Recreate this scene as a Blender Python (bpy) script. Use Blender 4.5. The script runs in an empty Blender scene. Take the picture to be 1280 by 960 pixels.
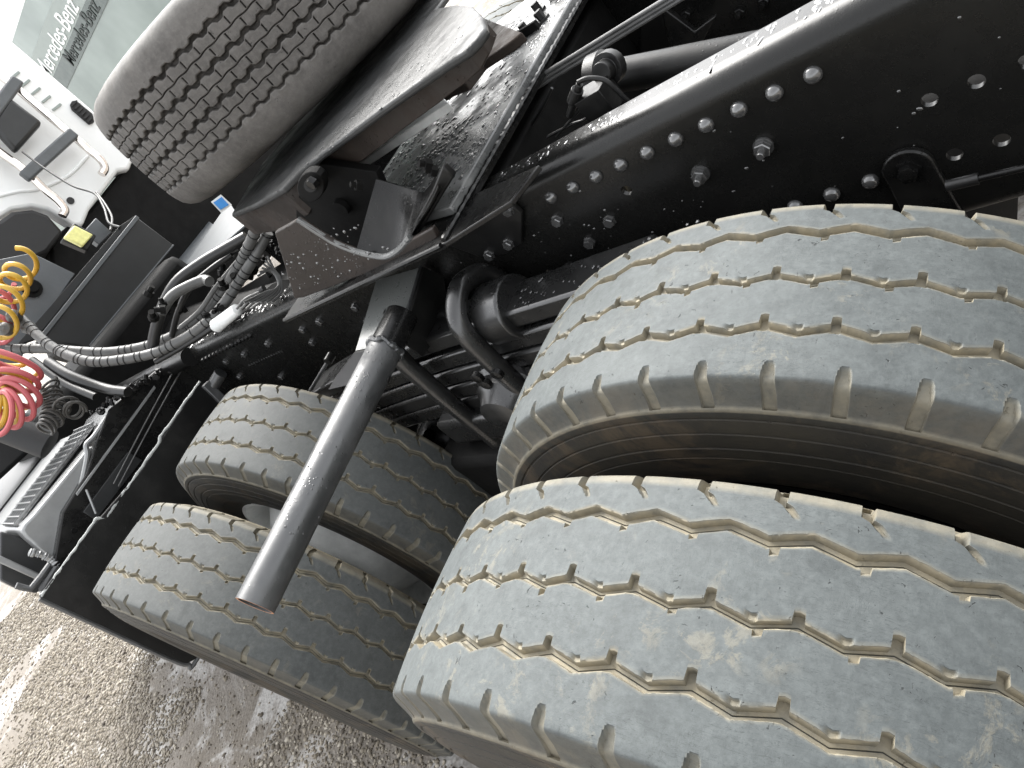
import bpy, bmesh, math, random
import numpy as np
from mathutils import Vector, Matrix
random.seed(7); np.random.seed(7)
S = bpy.context.scene
COL = S.collection
# ---------------------------------------------------------------- camera
CAM = np.array([-0.516, 1.272, 0.969])
YAW, PIT, ROLL, FPX = -0.572, -0.500, -0.848, 908.4
fw = np.array([math.cos(PIT)*math.cos(YAW), math.cos(PIT)*math.sin(YAW), math.sin(PIT)])
rt = np.cross(fw, [0, 0, 1.0]); rt /= np.linalg.norm(rt); up = np.cross(rt, fw)
RX = math.cos(ROLL)*rt - math.sin(ROLL)*np.cross(fw, rt)*1.0
dn0 = np.cross(fw, rt)          # image down when roll = 0
RX = math.cos(ROLL)*rt + math.sin(ROLL)*up
RY = math.sin(ROLL)*rt - math.cos(ROLL)*up      # image down
cam_d = bpy.data.cameras.new('camera'); cam = bpy.data.objects.new('camera', cam_d); COL.objects.link(cam)
cam_d.sensor_width = 36; cam_d.lens = 36*FPX/1280; cam_d.clip_start = 0.02; cam_d.clip_end = 4000
M3 = Matrix([[RX[i], -RY[i], -fw[i]] for i in range(3)])
cam.matrix_world = Matrix.Translation(Vector(CAM)) @ M3.to_4x4()
S.camera = cam
def at(u, v, ax, val):
    """the point of the plane ax = val that the photograph shows at pixel (u, v): used to survey real positions"""
    d = fw + RX*(u-640)/FPX + RY*(v-480)/FPX
    i = 'xyz'.index(ax); t = (val-CAM[i])/d[i]
    return CAM + t*d
# ---------------------------------------------------------------- world, sun, exposure
SUN_EL, SUN_AZ = math.radians(50), math.radians(-42)     # azimuth measured from +X towards +Y
W = bpy.data.worlds.new('World'); S.world = W; W.use_nodes = True
nt = W.node_tree; bg = nt.nodes['Background']
sky = nt.nodes.new('ShaderNodeTexSky'); sky.sky_type = 'NISHITA'; sky.sun_disc = False
sky.sun_elevation = SUN_EL; sky.sun_rotation = math.radians(90)-SUN_AZ
sky.dust_density = 4.0; sky.air_density = 1.2; sky.ozone_density = 1.0
hs = nt.nodes.new('ShaderNodeHueSaturation'); hs.inputs['Saturation'].default_value = 0.12
nt.links.new(sky.outputs[0], hs.inputs['Color']); nt.links.new(hs.outputs[0], bg.inputs['Color'])
bg.inputs['Strength'].default_value = 0.15
sd = bpy.data.lights.new('sun', 'SUN'); sd.energy = 1.2; sd.angle = math.radians(38); sd.color = (1, .97, .92)
so = bpy.data.objects.new('sun', sd); COL.objects.link(so)
sdir = Vector((math.cos(SUN_EL)*math.cos(SUN_AZ), math.cos(SUN_EL)*math.sin(SUN_AZ), math.sin(SUN_EL)))
so.rotation_euler = sdir.to_track_quat('Z', 'Y').to_euler(); so.location = (0, 0, 6)
S.view_settings.view_transform = 'Standard'; S.view_settings.look = 'None'
S.view_settings.exposure = 2.1; S.view_settings.gamma = 1
# ---------------------------------------------------------------- materials
class NB:
    def __init__(s, name):
        s.m = bpy.data.materials.new(name); s.m.use_nodes = True; s.t = s.m.node_tree
        s.b = s.t.nodes['Principled BSDF']; s.tc = s.t.nodes.new('ShaderNodeTexCoord')
        oi = s.t.nodes.new('ShaderNodeObjectInfo'); mm = s.n('ShaderNodeVectorMath'); mm.operation = 'SCALE'
        s.l(oi.outputs['Random'], mm.inputs['Scale']); mm.inputs[0].default_value = (31, 17, 23)
        ad = s.n('ShaderNodeVectorMath'); ad.operation = 'ADD'; s.l(s.tc.outputs['Object'], ad.inputs[0]); s.l(mm.outputs[0], ad.inputs[1])
        s.co = ad.outputs[0]
    def n(s, k): return s.t.nodes.new(k)
    def l(s, a, b): s.t.links.new(a, b)
    def noise(s, sc, det=4, rough=.6, dist=0, scale3=None):
        q = s.n('ShaderNodeTexNoise'); q.inputs['Scale'].default_value = sc; q.inputs['Detail'].default_value = det
        q.inputs['Roughness'].default_value = rough; q.inputs['Distortion'].default_value = dist
        co = s.co
        if scale3:
            mp = s.n('ShaderNodeMapping'); mp.inputs['Scale'].default_value = scale3; s.l(co, mp.inputs[0]); co = mp.outputs[0]
        s.l(co, q.inputs['Vector']); return q.outputs['Fac']
    def vor(s, sc, feat='F1', out='Distance'):
        q = s.n('ShaderNodeTexVoronoi'); q.feature = feat; q.inputs['Scale'].default_value = sc; s.l(s.co, q.inputs['Vector']); return q.outputs[out]
    def ramp(s, fac, stops):
        r = s.n('ShaderNodeValToRGB'); e = r.color_ramp.elements
        while len(e) < len(stops): e.new(.5)
        for k, (p, c) in enumerate(stops):
            e[k].position = p; e[k].color = (c, c, c, 1) if isinstance(c, (int, float)) else (*c, 1)
        s.l(fac, r.inputs[0]); return r.outputs[0]
    def mix(s, f, a, b, mode='MIX'):
        q = s.n('ShaderNodeMix'); q.data_type = 'RGBA'; q.blend_type = mode
        for sock, val in ((q.inputs[0], f), (q.inputs[6], a), (q.inputs[7], b)):
            if isinstance(val, (int, float)): sock.default_value = val if sock is q.inputs[0] else (val, val, val, 1)
            elif isinstance(val, tuple): sock.default_value = (*val, 1)
            else: s.l(val, sock)
        return q.outputs[2]
    def math(s, op, a, b=0.0, clamp=False):
        q = s.n('ShaderNodeMath'); q.operation = op; q.use_clamp = clamp
        for k, val in enumerate((a, b)):
            if isinstance(val, (int, float)): q.inputs[k].default_value = val
            else: s.l(val, q.inputs[k])
        return q.outputs[0]
    def set(s, **k):
        for a, val in k.items():
            sock = s.b.inputs[a.replace('_', ' ')]
            if isinstance(val, (int, float)): sock.default_value = val
            elif isinstance(val, tuple): sock.default_value = (*val, 1) if len(val) == 3 else val
            else: s.l(val, sock)
        return s
    def bump(s, h, st=.3, dist=.002, prev=None):
        q = s.n('ShaderNodeBump'); q.inputs['Strength'].default_value = st; q.inputs['Distance'].default_value = dist
        s.l(h, q.inputs['Height'])
        if prev is not None: s.l(prev, q.inputs['Normal'])
        s.l(q.outputs[0], s.b.inputs['Normal']); return q.outputs[0]
def mat_paint(name, base, rough=.28, drops=.5, dust=.15, dust_glint_col=(.07, .067, .06), spec=.3, coat=.0):
    b = NB(name)
    n1 = b.noise(7, 5, .7); n2 = b.noise(60, 3, .6)
    d = b.ramp(n1, [(.45, 0.0), (.75, 1.0)])
    glint = b.ramp(b.vor(95), [(.0, 1.0), (.10, 0.0)])  # pale specks paint the highlights of drops into the colour
    smask = b.ramp(b.noise(26, 2), [(.52, 0.0), (.6, 1.0)])
    f = b.math('ADD', b.math('MULTIPLY', d, dust), b.math('MULTIPLY', b.math('MULTIPLY', glint, smask), .35*drops), True)
    c = b.mix(f, tuple(base), dust_glint_col)
    r = b.math('ADD', b.math('MULTIPLY', n2, .16), b.math('ADD', b.math('MULTIPLY', d, dust*1.2), rough-.08))
    b.set(Base_Color=c, Roughness=r, Coat_Weight=coat, Coat_Roughness=.15)
    b.b.inputs['Specular IOR Level'].default_value = spec
    dr = b.math('MAXIMUM', b.ramp(b.vor(150), [(.0, 1.0), (.28, 0.0)]), b.ramp(b.vor(72), [(.0, 1.0), (.17, 0.0)]))
    dm = b.ramp(b.noise(22, 3), [(.48, 0.0), (.56, 1.0)])
    p = b.bump(b.math('MULTIPLY', dr, dm), .8*drops, .0016)
    b.bump(b.noise(35, 4, .6), .12, .002, p)
    return b.m
def mat_simple(name, base, rough=.6, metal=0, var=.25, sc=14, bump=.15, bsc=120, **k):
    b = NB(name); n = b.noise(sc, 5, .65)
    lo = tuple(x*(1-var) for x in base); hi = tuple(min(1, x*(1+var)) for x in base)
    b.set(Base_Color=b.ramp(n, [(.3, lo), (.7, hi)]), Roughness=rough, Metallic=metal, **k)
    b.bump(b.noise(bsc, 3), bump, .0015); return b.m
def mat_tyre(name, lo, hi, dirt, scuff=1.0, side=(.011, .0105, .010)):
    b = NB(name)
    a = b.n('ShaderNodeAttribute'); a.attribute_name = 'dust'; a2 = b.n('ShaderNodeAttribute'); a2.attribute_name = 'sidewall'
    big = b.noise(5, 4, .6); fine = b.noise(90, 4, .7); mid = b.noise(24, 5, .7)
    base = b.mix(b.ramp(big, [(.32, 0.0), (.7, 1.0)]), lo, hi)
    base = b.mix(b.math('MULTIPLY', b.ramp(fine, [(.42, 0.0), (.70, 1.0)]), .5), base, tuple(x*1.35 for x in hi))
    base = b.mix(b.math('MULTIPLY', b.ramp(mid, [(.30, 1.0), (.48, 0.0)]), .45), base, tuple(x*.6 for x in lo))
    # long circumferential scratches and pale scuffs
    scr = b.ramp(b.noise(16, 4, .75, .8, (1, 9, 1)), [(.492, 0.0), (.5, 1.0), (.508, 0.0)])
    scr = b.math('MULTIPLY', scr, b.ramp(b.noise(6, 2), [(.48, 0.0), (.62, 1.0)]))
    base = b.mix(b.math('MULTIPLY', scr, .75*scuff), base, tuple(x*.45 for x in lo))
    sc = b.math('MULTIPLY', b.ramp(b.noise(34, 6, .72, .5), [(.53, 0.0), (.60, 1.0)]), b.ramp(b.noise(8, 3, .6), [(.54, 0.0), (.64, 1.0)]))
    base = b.mix(b.math('MULTIPLY', sc, .24*scuff), base, tuple(min(1, x*.9) for x in dirt))
    nick = b.math('MULTIPLY', b.ramp(b.noise(130, 2, .5, 1.5), [(.69, 0.0), (.72, 1.0)]), b.ramp(b.noise(21, 2), [(.5, 0.0), (.56, 1.0)]))
    base = b.mix(b.math('MULTIPLY', nick, .75), base, tuple(x*.3 for x in lo))
    hf = b.noise(170, 3, .75); base = b.mix(b.math('MULTIPLY', b.ramp(hf, [(.50, 0.0), (.68, 1.0)]), .30*scuff), base, tuple(x*.62 for x in lo))
    cr_ = b.math('MULTIPLY', b.ramp(b.noise(22, 5, .8, 1.2, (5, 1, 5)), [(.494, 0.0), (.5, 1.0), (.506, 0.0)]), b.ramp(b.noise(9, 2), [(.54, 0.0), (.60, 1.0)]))
    base = b.mix(b.math('MULTIPLY', cr_, .7*scuff), base, tuple(x*.3 for x in lo))
    # side walls and shoulders: black rubber under brown dust
    sn = b.ramp(b.noise(9, 5, .7), [(.3, 0.0), (.75, 1.0)])
    sw = b.mix(sn, side, tuple(x*.14 for x in dirt))
    sw = b.mix(b.math('MULTIPLY', b.ramp(b.noise(7, 6, .75, .6), [(.50, 0.0), (.60, 1.0)]), .6*scuff), sw, (.075, .055, .034))
    base = b.mix(a2.outputs['Fac'], base, sw)
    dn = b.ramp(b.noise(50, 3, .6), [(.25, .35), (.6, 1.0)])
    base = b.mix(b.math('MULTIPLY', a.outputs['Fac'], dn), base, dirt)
    b.set(Base_Color=base, Roughness=.72, Specular_IOR_Level=.35)
    p = b.bump(b.noise(260, 3, .7), .25, .0008)
    p = b.bump(scr, .18, .0008, p); p = b.bump(b.math('SUBTRACT', 1.0, nick), .8, .0015, p); p = b.bump(sc, .2, .0006, p)
    b.bump(b.noise(45, 4, .65), .30, .002, p)
    return b.m
M = {}
M['paint'] = mat_paint('gloss_black_paint', (.006, .006, .006), .24, .45)
M['rail'] = mat_paint('rail_black_paint', (.0075, .0075, .0072), .26, .15, .05)
M['leaf'] = mat_paint('satin_black_leaf', (.010, .010, .010), .27, .5, .15, (.04, .04, .038), .8, .2)
M['rivet'] = mat_paint('shiny_rivet_paint', (.05, .05, .05), .16, .1, .02, spec=1.0, coat=.6)
M['dull'] = mat_paint('dull_black_paint', (.006, .006, .006), .36, .4, .15)
M['wet'] = mat_paint('wet_plate_painted_sheen', (.085, .087, .086), .24, 1.3, .6, (.28, .28, .27), .9, .0)  # grey base paints in the sky sheen of wet black plate
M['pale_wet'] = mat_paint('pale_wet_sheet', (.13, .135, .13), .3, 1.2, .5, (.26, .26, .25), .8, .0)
M['plate'] = mat_paint('worn_coupling_plate', (.016, .017, .017), .42, .5, .5, (.035, .034, .032), .5, 0)
M['grease'] = mat_paint('greasy_brown_steel', (.022, .0165, .0135), .45, 1.4, .7, (.055, .042, .034), .4, .0)
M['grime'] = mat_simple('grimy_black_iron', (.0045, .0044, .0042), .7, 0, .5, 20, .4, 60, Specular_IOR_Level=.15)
M['tube'] = mat_paint('grey_sprayed_tube', (.028, .0295, .0305), .33, .8, .5, (.09, .09, .09), 1.0, .0)
M['alu'] = mat_simple('dull_aluminium', (.27, .275, .275), .4, .5, .1, 20, .1)
M['white'] = mat_simple('white_cab_paint', (.80, .81, .80), .25, 0, .03, 4, .02)
M['chrome'] = mat_simple('chromed_tube', (.75, .70, .66), .12, 1, .15, 10, .02)
M['plastic'] = mat_simple('black_plastic', (.007, .007, .0075), .5, 0, .25, 20, .2)
M['greybox'] = mat_simple('dark_grey_sheet', (.016, .017, .0175), .4, 0, .2, 12, .1)
M['midgrey'] = mat_simple('mid_grey_sheet', (.085, .092, .097), .45, 0, .12, 12, .1)
M['conduit'] = mat_simple('grey_dusty_conduit', (.085, .085, .083), .45, 0, .25, 25, .2)
M['hose'] = mat_simple('black_rubber_hose', (.012, .012, .012), .4, 0, .3, 20, .2)
M['yellow'] = mat_simple('yellow_air_hose', (.50, .31, .035), .45, 0, .1, 10, .05)
M['red'] = mat_simple('pink_red_air_hose', (.42, .09, .10), .45, 0, .1, 10, .05)
M['cable'] = mat_simple('grey_coiled_cable', (.05, .048, .045), .45, 0, .2, 20, .05)
M['band'] = mat_simple('black_tape', (.005, .005, .005), .5, 0, .2)
M['reflector'] = mat_simple('pale_yellow_plastic', (.78, .76, .30), .35, 0, .12, 60, .1)
M['blue'] = mat_simple('blue_label', (.05, .28, .70), .4, 0, .1)
M['label'] = mat_simple('white_label', (.8, .8, .78), .5, 0, .05)
M['rust'] = mat_simple('rusty_cut_steel', (.30, .14, .07), .8, 0, .4, 60, .4)
M['edge_glint'] = mat_simple('painted_edge_glint', (.32, .33, .32), .6, 0, .15, 60, .6, 90)  # pale colour paints the sky highlight on a glossy edge
M['ring'] = mat_simple('pale_rim_paint', (.74, .75, .74), .4, 0, .2, 12, .2)
M['tyre'] = mat_tyre('worn_grey_tyre', (.050, .057, .0575), (.073, .081, .0805), (.265, .230, .160))
M['tyre_front'] = mat_tyre('worn_tyre_shade_copy', (.044, .048, .047), (.066, .070, .068), (.25, .22, .155), .6)  # darker copy of the worn tyre, shade put into its colour
M['tyre_spare'] = mat_tyre('dusty_spare_tyre', (.064, .060, .056), (.112, .105, .098), (.012, .010, .008), .3, (.19, .182, .17))  # near-black paints shade into grooves; pale side tone paints light from above
# window glass
b = NB('green_tinted_glass'); b.set(Base_Color=b.ramp(b.noise(.8, 3), [(.35, (.15, .19, .172)), (.7, (.26, .31, .285))]), Roughness=.06, Metallic=0.0, Specular_IOR_Level=.8); M['glass'] = b.m
b = NB('painted_window_shade'); b.set(Base_Color=b.ramp(b.noise(6, 3), [(.3, (.06, .08, .073)), (.7, (.10, .125, .115))]), Roughness=.15); M['shade_strip'] = b.m  # window strip darkened to paint in shade
M['letter_w'] = mat_simple('white_letter_film', (.85, .87, .86), .5, 0, .02)
M['letter_shadow'] = mat_simple('painted_letter_shadow', (.02, .028, .025), .5, 0, .05)  # colour of the painted letter shadow
M['pale'] = mat_simple('pale_frosted_band', (.27, .31, .29), .4, 0, .05)
# ground
b = NB('gravelly_concrete')
n1 = b.noise(1.6, 6, .65); n2 = b.noise(30, 5, .7)
cg = b.mix(b.ramp(n1, [(.35, 0.0), (.65, 1.0)]), (.135, .117, .094), (.195, .176, .155))
cg = b.mix(b.ramp(n2, [(.3, .55), (.6, 0.0)]), cg, (.10, .085, .07))
wp = b.ramp(b.noise(2.3, 6, .72, .6), [(.50, 0.0), (.60, 1.0)])
cg = b.mix(b.math('MULTIPLY', wp, .85), cg, (.36, .35, .335))
b.set(Base_Color=cg, Roughness=.9)
p = b.bump(b.vor(70), .7, .006); b.bump(n2, .4, .003, p); M['ground'] = b.m
b = NB('pebble_stone'); at_ = b.n('ShaderNodeAttribute'); at_.attribute_name = 'tone'
b.set(Base_Color=b.ramp(at_.outputs['Fac'], [(0.0, (.07, .058, .045)), (.3, (.14, .118, .088)), (.65, (.21, .183, .143)), (1.0, (.33, .30, .25))]), Roughness=.8); b.bump(b.noise(200, 3), .2, .001); M['pebble'] = b.m
# ---------------------------------------------------------------- mesh helpers
def norm(a): a = np.array(a, float); return a/max(np.linalg.norm(a), 1e-12)
def frame(d):
    d = norm(d); h = np.array([0, 0, 1.0]) if abs(d[2]) < .9 else np.array([1.0, 0, 0])
    a = norm(np.cross(h, d)); return a, np.cross(d, a)
class MB:
    def __init__(s): s.v = []; s.f = []
    def add(s, V, F):
        o = len(s.v); s.v += [tuple(map(float, x)) for x in V]; s.f += [tuple(o+i for i in q) for q in F]; return s
    def prism(s, poly, ext):
        n = len(poly); P = [np.array(p, float) for p in poly]; e = np.array(ext, float)
        return s.add(P+[p+e for p in P], [tuple(range(n)), tuple(range(2*n-1, n-1, -1))]+[(i, i+n, (i+1) % n+n, (i+1) % n) for i in range(n)])
    def box(s, lo, hi):
        x0, y0, z0 = lo; x1, y1, z1 = hi
        return s.prism([(x0, y0, z0), (x1, y0, z0), (x1, y1, z0), (x0, y1, z0)], (0, 0, z1-z0))
    def bar(s, a, b_, w, h, upv=(0, 0, 1)):
        a = np.array(a, float); b_ = np.array(b_, float); d = norm(b_-a); r = norm(np.cross(d, upv)); u = np.cross(r, d)
        return s.prism([a-r*w/2-u*h/2, a+r*w/2-u*h/2, a+r*w/2+u*h/2, a-r*w/2+u*h/2], b_-a)
    def lathe(s, c, d, prof, n=32, cap=(True, True)):
        """prof: list of (distance along d, radius)"""
        c = np.array(c, float); d = norm(d); a, b_ = frame(d); V = []; F = []
        for (t, r) in prof:
            for k in range(n):
                q = 2*math.pi*k/n; V.append(c+d*t+r*(math.cos(q)*a+math.sin(q)*b_))
        for j in range(len(prof)-1):
            for k in range(n): F.append((j*n+k, j*n+(k+1) % n, (j+1)*n+(k+1) % n, (j+1)*n+k))
        if cap[0]: F.append(tuple(range(n-1, -1, -1)))
        if cap[1]: F.append(tuple((len(prof)-1)*n+k for k in range(n)))
        return s.add(V, F)
    def cyl(s, a, b_, r, n=24, r2=None):
        a = np.array(a, float); b_ = np.array(b_, float); L = np.linalg.norm(b_-a)
        return s.lathe(a, b_-a, [(0, r), (L, r if r2 is None else r2)], n)
    def tube(s, pts, r, n=10, rf=None, smooth=True, res=10):
        P = [np.array(p, float) for p in pts]
        if smooth and len(P) > 2:
            Q = [2*P[0]-P[1]]+P+[2*P[-1]-P[-2]]; O = []
            for i in range(1, len(Q)-2):
                for k in range(res):
                    t = k/res; a, b_, c, d = Q[i-1:i+3]
                    O.append(.5*((2*b_)+(c-a)*t+(2*a-5*b_+4*c-d)*t*t+(3*b_-a-3*c+d)*t**3))
            O.append(P[-1]); P = O
        V = []; F = []; a = None; m = len(P); L = 0
        for i, p in enumerate(P):
            d = norm(P[min(i+1, m-1)]-P[max(i-1, 0)])
            if a is None: a, _ = frame(d)
            a = norm(a-d*np.dot(a, d)); b_ = np.cross(d, a)
            if i: L += np.linalg.norm(P[i]-P[i-1])
            rr = r*(rf(L, i/(m-1)) if rf else 1)
            for k in range(n):
                q = 2*math.pi*k/n; V.append(p+rr*(math.cos(q)*a+math.sin(q)*b_))
        for j in range(m-1):
            for k in range(n): F.append((j*n+k, j*n+(k+1) % n, (j+1)*n+(k+1) % n, (j+1)*n+k))
        F.append(tuple(range(n-1, -1, -1))); F.append(tuple((m-1)*n+k for k in range(n)))
        return s.add(V, F)
    def build(s, name, mat, parent=None, bevel=0, ang=35, label=None, seg=2):
        me = bpy.data.meshes.new(name); me.from_pydata(s.v, [], s.f); me.update()
        bm = bmesh.new(); bm.from_mesh(me); bmesh.ops.recalc_face_normals(bm, faces=bm.faces); bm.to_mesh(me); bm.free()
        me.shade_smooth(); me.set_sharp_from_angle(angle=math.radians(ang))
        me.materials.append(mat); o = bpy.data.objects.new(name, me); COL.objects.link(o)
        if parent: o.parent = parent
        if label: o['label'] = label
        if bevel:
            q = o.modifiers.new('bevel', 'BEVEL'); q.width = bevel; q.segments = seg; q.limit_method = 'ANGLE'; q.angle_limit = math.radians(40); q.harden_normals = False
        return o
def share(o, name, loc, rot=None, parent=None):
    c = o.copy(); c.name = name; c.location = loc
    if rot is not None: c.rotation_euler = rot
    COL.objects.link(c); c.parent = parent if parent else o.parent; return c
def plate(name, mat, px, ax, val, th, parent, bevel=.002, label=None):
    """flat plate whose outline was surveyed on the plane ax = val; th is its real thickness away from the viewer"""
    e = np.zeros(3); e['xyz'.index(ax)] = th
    return MB().prism([at(u, v, ax, val) for u, v in px], e).build(name, mat, parent, bevel, label=label)
def empty(name, loc=(0, 0, 0), **k):
    o = bpy.data.objects.new(name, None); o.empty_display_size = .1; COL.objects.link(o); o.location = loc
    for a, v in k.items(): o[a] = v
    return o
# ---------------------------------------------------------------- ground
GZ = -0.515
g = MB(); N = 1
g.add([(-60, -60, GZ), (80, -60, GZ), (80, 60, GZ), (-60, 60, GZ)], [(0, 1, 2, 3)])
far = [(-1500, -1500, GZ-.012), (1500, -1500, GZ-.012), (1500, 1500, GZ-.012), (-1500, 1500, GZ-.012)]
g.add(far, [(0, 1, 2, 3)])
go = g.build('ground', M['ground']); go['kind'] = 'structure'; go['label'] = 'pale gravelly concrete yard with white patches'
# ---------------------------------------------------------------- truck root
T = empty('tractor_truck', (0, 0, GZ)); T['label'] = 'black-framed white tractor truck seen over its rear dual wheels'; T['category'] = 'truck'
T.matrix_parent_inverse = Matrix()
PI_T = T.matrix_world.inverted() if False else Matrix.Translation((0, 0, -GZ))
class Root:  # parts keep world coordinates under the truck's empty
    pass
_build = MB.build
def build(s, name, mat, parent=None, bevel=0, ang=35, label=None, seg=2):
    o = _build(s, name, mat, parent, bevel, ang, label, seg)
    if parent is T: o.matrix_parent_inverse = Matrix.Translation((0, 0, -GZ))
    return o
MB.build = build
# ---------------------------------------------------------------- chassis rails
YW, ZT, ZB = 0.397, 0.569, 0.210
def rail_mb(sgn, x0, x1, flange=.066, R=.036, t=.008):
    out = []; inn = []
    def arc(cy, cz, r, a0, a1, L):
        for k in range(9):
            a = math.radians(a0+(a1-a0)*k/8); L.append((cy+r*math.cos(a), cz+r*math.sin(a)))
    out.append((YW-flange, ZT)); arc(YW-R, ZT-R, R, 90, 0, out); arc(YW-R, ZB+R, R, 0, -90, out); out.append((YW-flange, ZB))
    inn.append((YW-flange, ZB+t)); arc(YW-R, ZB+R, R-t, -90, 0, inn); arc(YW-R, ZT-R, R-t, 0, 90, inn); inn.append((YW-flange, ZT-t))
    m = MB(); P = out+inn; n = len(P); X = np.linspace(x0, x1, 2); V = []; F = []
    for x in X:
        for (y, z) in P: V.append((x, sgn*y, z))
    k = len(out)
    F += [(i, (i+1) % n, (i+1) % n+n, i+n) for i in range(n)]
    for o_ in (0, n): F += [(o_+i, o_+i+1, o_+n-2-i, o_+n-1-i) for i in range(k-1)]
    return m.add(V, F)
rail = rail_mb(1, -1.6, 2.25).build('chassis_rail', M['rail'], T, label='near chassis rail with rounded shining top edge')
railr = rail_mb(-1, -1.6, 2.6).build('chassis_rail', M['rail'], T, label='far chassis rail in shade')
# drilled holes
cut = MB()
holes = [(-.249, .415), (-.299, .415), (-.247, .326), (-.298, .324), (.184, .466), (.425, .34), (-.349, .415), (-.349, .325), (.45, .365)]
for (x, z) in holes: cut.cyl((x, YW-.03, z), (x, YW+.03, z), .0095, 20)
co = cut.build('cutter', M['rail']); md = rail.modifiers.new('b', 'BOOLEAN'); md.object = co; md.operation = 'DIFFERENCE'; md.solver = 'EXACT'
bpy.context.view_layer.update()
dg = bpy.context.evaluated_depsgraph_get(); nm = bpy.data.meshes.new_from_object(rail.evaluated_get(dg)); rail.modifiers.clear(); rail.data = nm
nm.shade_smooth(); nm.set_sharp_from_angle(angle=math.radians(35)); nm.name = 'chassis_rail'
bpy.data.objects.remove(co)
# rivets
rv = MB().lathe((0, 0, 0), (0, 1, 0), [(0, .0118), (.0018, .0118), (.006, .0100), (.0092, .0062), (.0106, .0024), (.0108, .0005)], 18, (False, True)).build('rivet', M['rivet'], rail)
rv.location = (.316, YW, .512)
for k in range(1, 12):
    if k < 10: share(rv, 'rivet', (.316-.0517*k, YW, .512), None, rail)
for (x, z) in [(-.09, .329), (-.144, .329), (.02, .329), (-.035, .329), (-.55, .51), (-.6, .51)]: share(rv, 'rivet', (x, YW, z), None, rail)
# studs with nut and washer (out of the web)
def stud_mb():
    m = MB(); m.lathe((0, 0, 0), (0, 1, 0), [(0, .0145), (.003, .0145)], 20)
    m.lathe((0, .003, 0), (0, 1, 0), [(0, .0115), (.001, .0125), (.009, .0125), (.0105, .011)], 6); m.lathe((0, .013, 0), (0, 1, 0), [(0, .0062), (.010, .0062), (.012, .005)], 12)
    return m
st = stud_mb().build('nut_and_stud', M['rivet'], rail); st.location = (-.046, YW, .445)
share(st, 'nut_and_stud', (.058, YW, .443), (0, .5, 0), rail)
hb = MB().lathe((0, 0, 0), (0, 1, 0), [(0, .0125), (.002, .0125), (.0021, .0105), (.009, .0105), (.0105, .009)], 6).build('hex_bolt', M['rivet'], rail); hb.location = (.341, YW, .467)
for (x, z, r) in [(.251, .426, .3), (.319, .400, .8), (.406, .362, .1)]: share(hb, 'hex_bolt', (x, YW, z), (0, r, 0), rail)
for (u, v) in [(306, 442), (283, 451), (336, 429), (379, 411), (400, 401), (391, 427), (445, 383), (460, 400), (300, 470), (275, 468), (352, 470)]:
    q = at(u, v, 'y', YW); share(hb, 'hex_bolt', (q[0], YW, q[2]), (0, random.random(), 0), rail)
dm = MB()
for k in range(14):
    q = at(312+k*3.1, 457-k*1.35, 'y', YW); dm.lathe((q[0], YW, q[2]), (0, 1, 0), [(0, .005), (.002, .004)], 8)
    q = at(254+k*4.4, 451-k*2.3, 'y', YW+.006); dm.lathe((q[0], YW, q[2]), (0, 1, 0), [(0, .009), (.008, .007)], 8)
dm.build('small_rivets', M['paint'], rail)['kind'] = 'stuff'
# rope hook plate at the lower right with its bolt
hk = MB(); pl = []
c0 = at(1135, 213, 'y', YW+.012)
for k in range(13):
    a = math.radians(-10+200*k/12); pl.append((c0[0]+.031*math.cos(a), YW+.001, c0[2]+.031*math.sin(a)))
pl += [(c0[0]-.034, YW+.001, c0[2]-.12), (c0[0]+.034, YW+.001, c0[2]-.12)]
hk.prism(pl, (0, .012, 0)); ho = hk.build('shock_mount_plate', M['paint'], T, .003)
nb = MB().lathe((c0[0], YW+.013, c0[2]), (0, 1, 0), [(0, .017), (.003, .017), (.003, .013), (.011, .013), (.012, .011)], 6).build('bolt', M['paint'], ho)
# thin rod with rubber sleeve to its right
q0 = at(1185, 232, 'y', YW+.03); q1 = at(1300, 205, 'y', YW+.03)
ro = MB().cyl(q0, q1+(q1-q0)*1.2, .0045, 12).build('brake_rod', M['paint'], T)
MB().cyl(q0-(q1-q0)*.02, q0+(q1-q0)*.35, .0075, 12).build('rubber_sleeve', M['hose'], ro)
# far rail fittings: inner bolts, brackets, shaft, conduit, valve block
YI = -.386
for (u, v) in [(735, 28), (858, 18), (955, 2), (925, 15), (770, 75), (700, 60)]:
    q = at(u, v, 'y', YI); o = stud_mb().build('nut_and_stud', M['paint'], railr); o.location = (q[0], -.389, q[2])
wedge = MB().prism([at(u, v, 'y', YI+.10) for u, v in [(828, 10), (838, 72), (850, 70), (870, 68), (895, 20), (868, 40)]], (0, -.02, 0)); wedge.build('web_bracket', M['paint'], T, .003)
MB().prism([at(u, v, 'y', YI+.05) for u, v in [(800, 30), (826, 12), (840, 74), (800, 76)]], (0, -.02, 0)).build('web_bracket', M['grime'], T, .003)
a, b_ = at(765, 96, 'y', .12), at(905, 70, 'y', .12)
dsh = MB(); dirx = norm(b_-a); dsh.cyl(a, a+dirx*1.0, .030, 28); dsh.lathe(a-dirx*.05, dirx, [(0, .02), (.01, .045), (.035, .05), (.06, .034)], 24)
dsh.build('torque_rod', M['dull'], T)
cp = MB()
for k in (-1, 0, 1):
    a, b_ = at(700+k*3, 86+k*4, 'y', .02), at(830+k*3, 6+k*4, 'y', -.02); d = b_-a
    cp.cyl(a-d*.4, a+d*1.8, .0045, 10)
cp.build('air_pipe', M['conduit'], T, label='three thin air pipes running side by side')
vb = MB(); q = at(745, 125, 'y', .26)
vb.box(q-[.03, .03, .03], q+[.025, .02, .02]); vb.cyl(at(725, 105, 'y', .27), at(712, 145, 'y', .27), .007, 12); vb.cyl(at(722, 112, 'y', .27), at(716, 128, 'y', .27), .011, 12)
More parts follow.
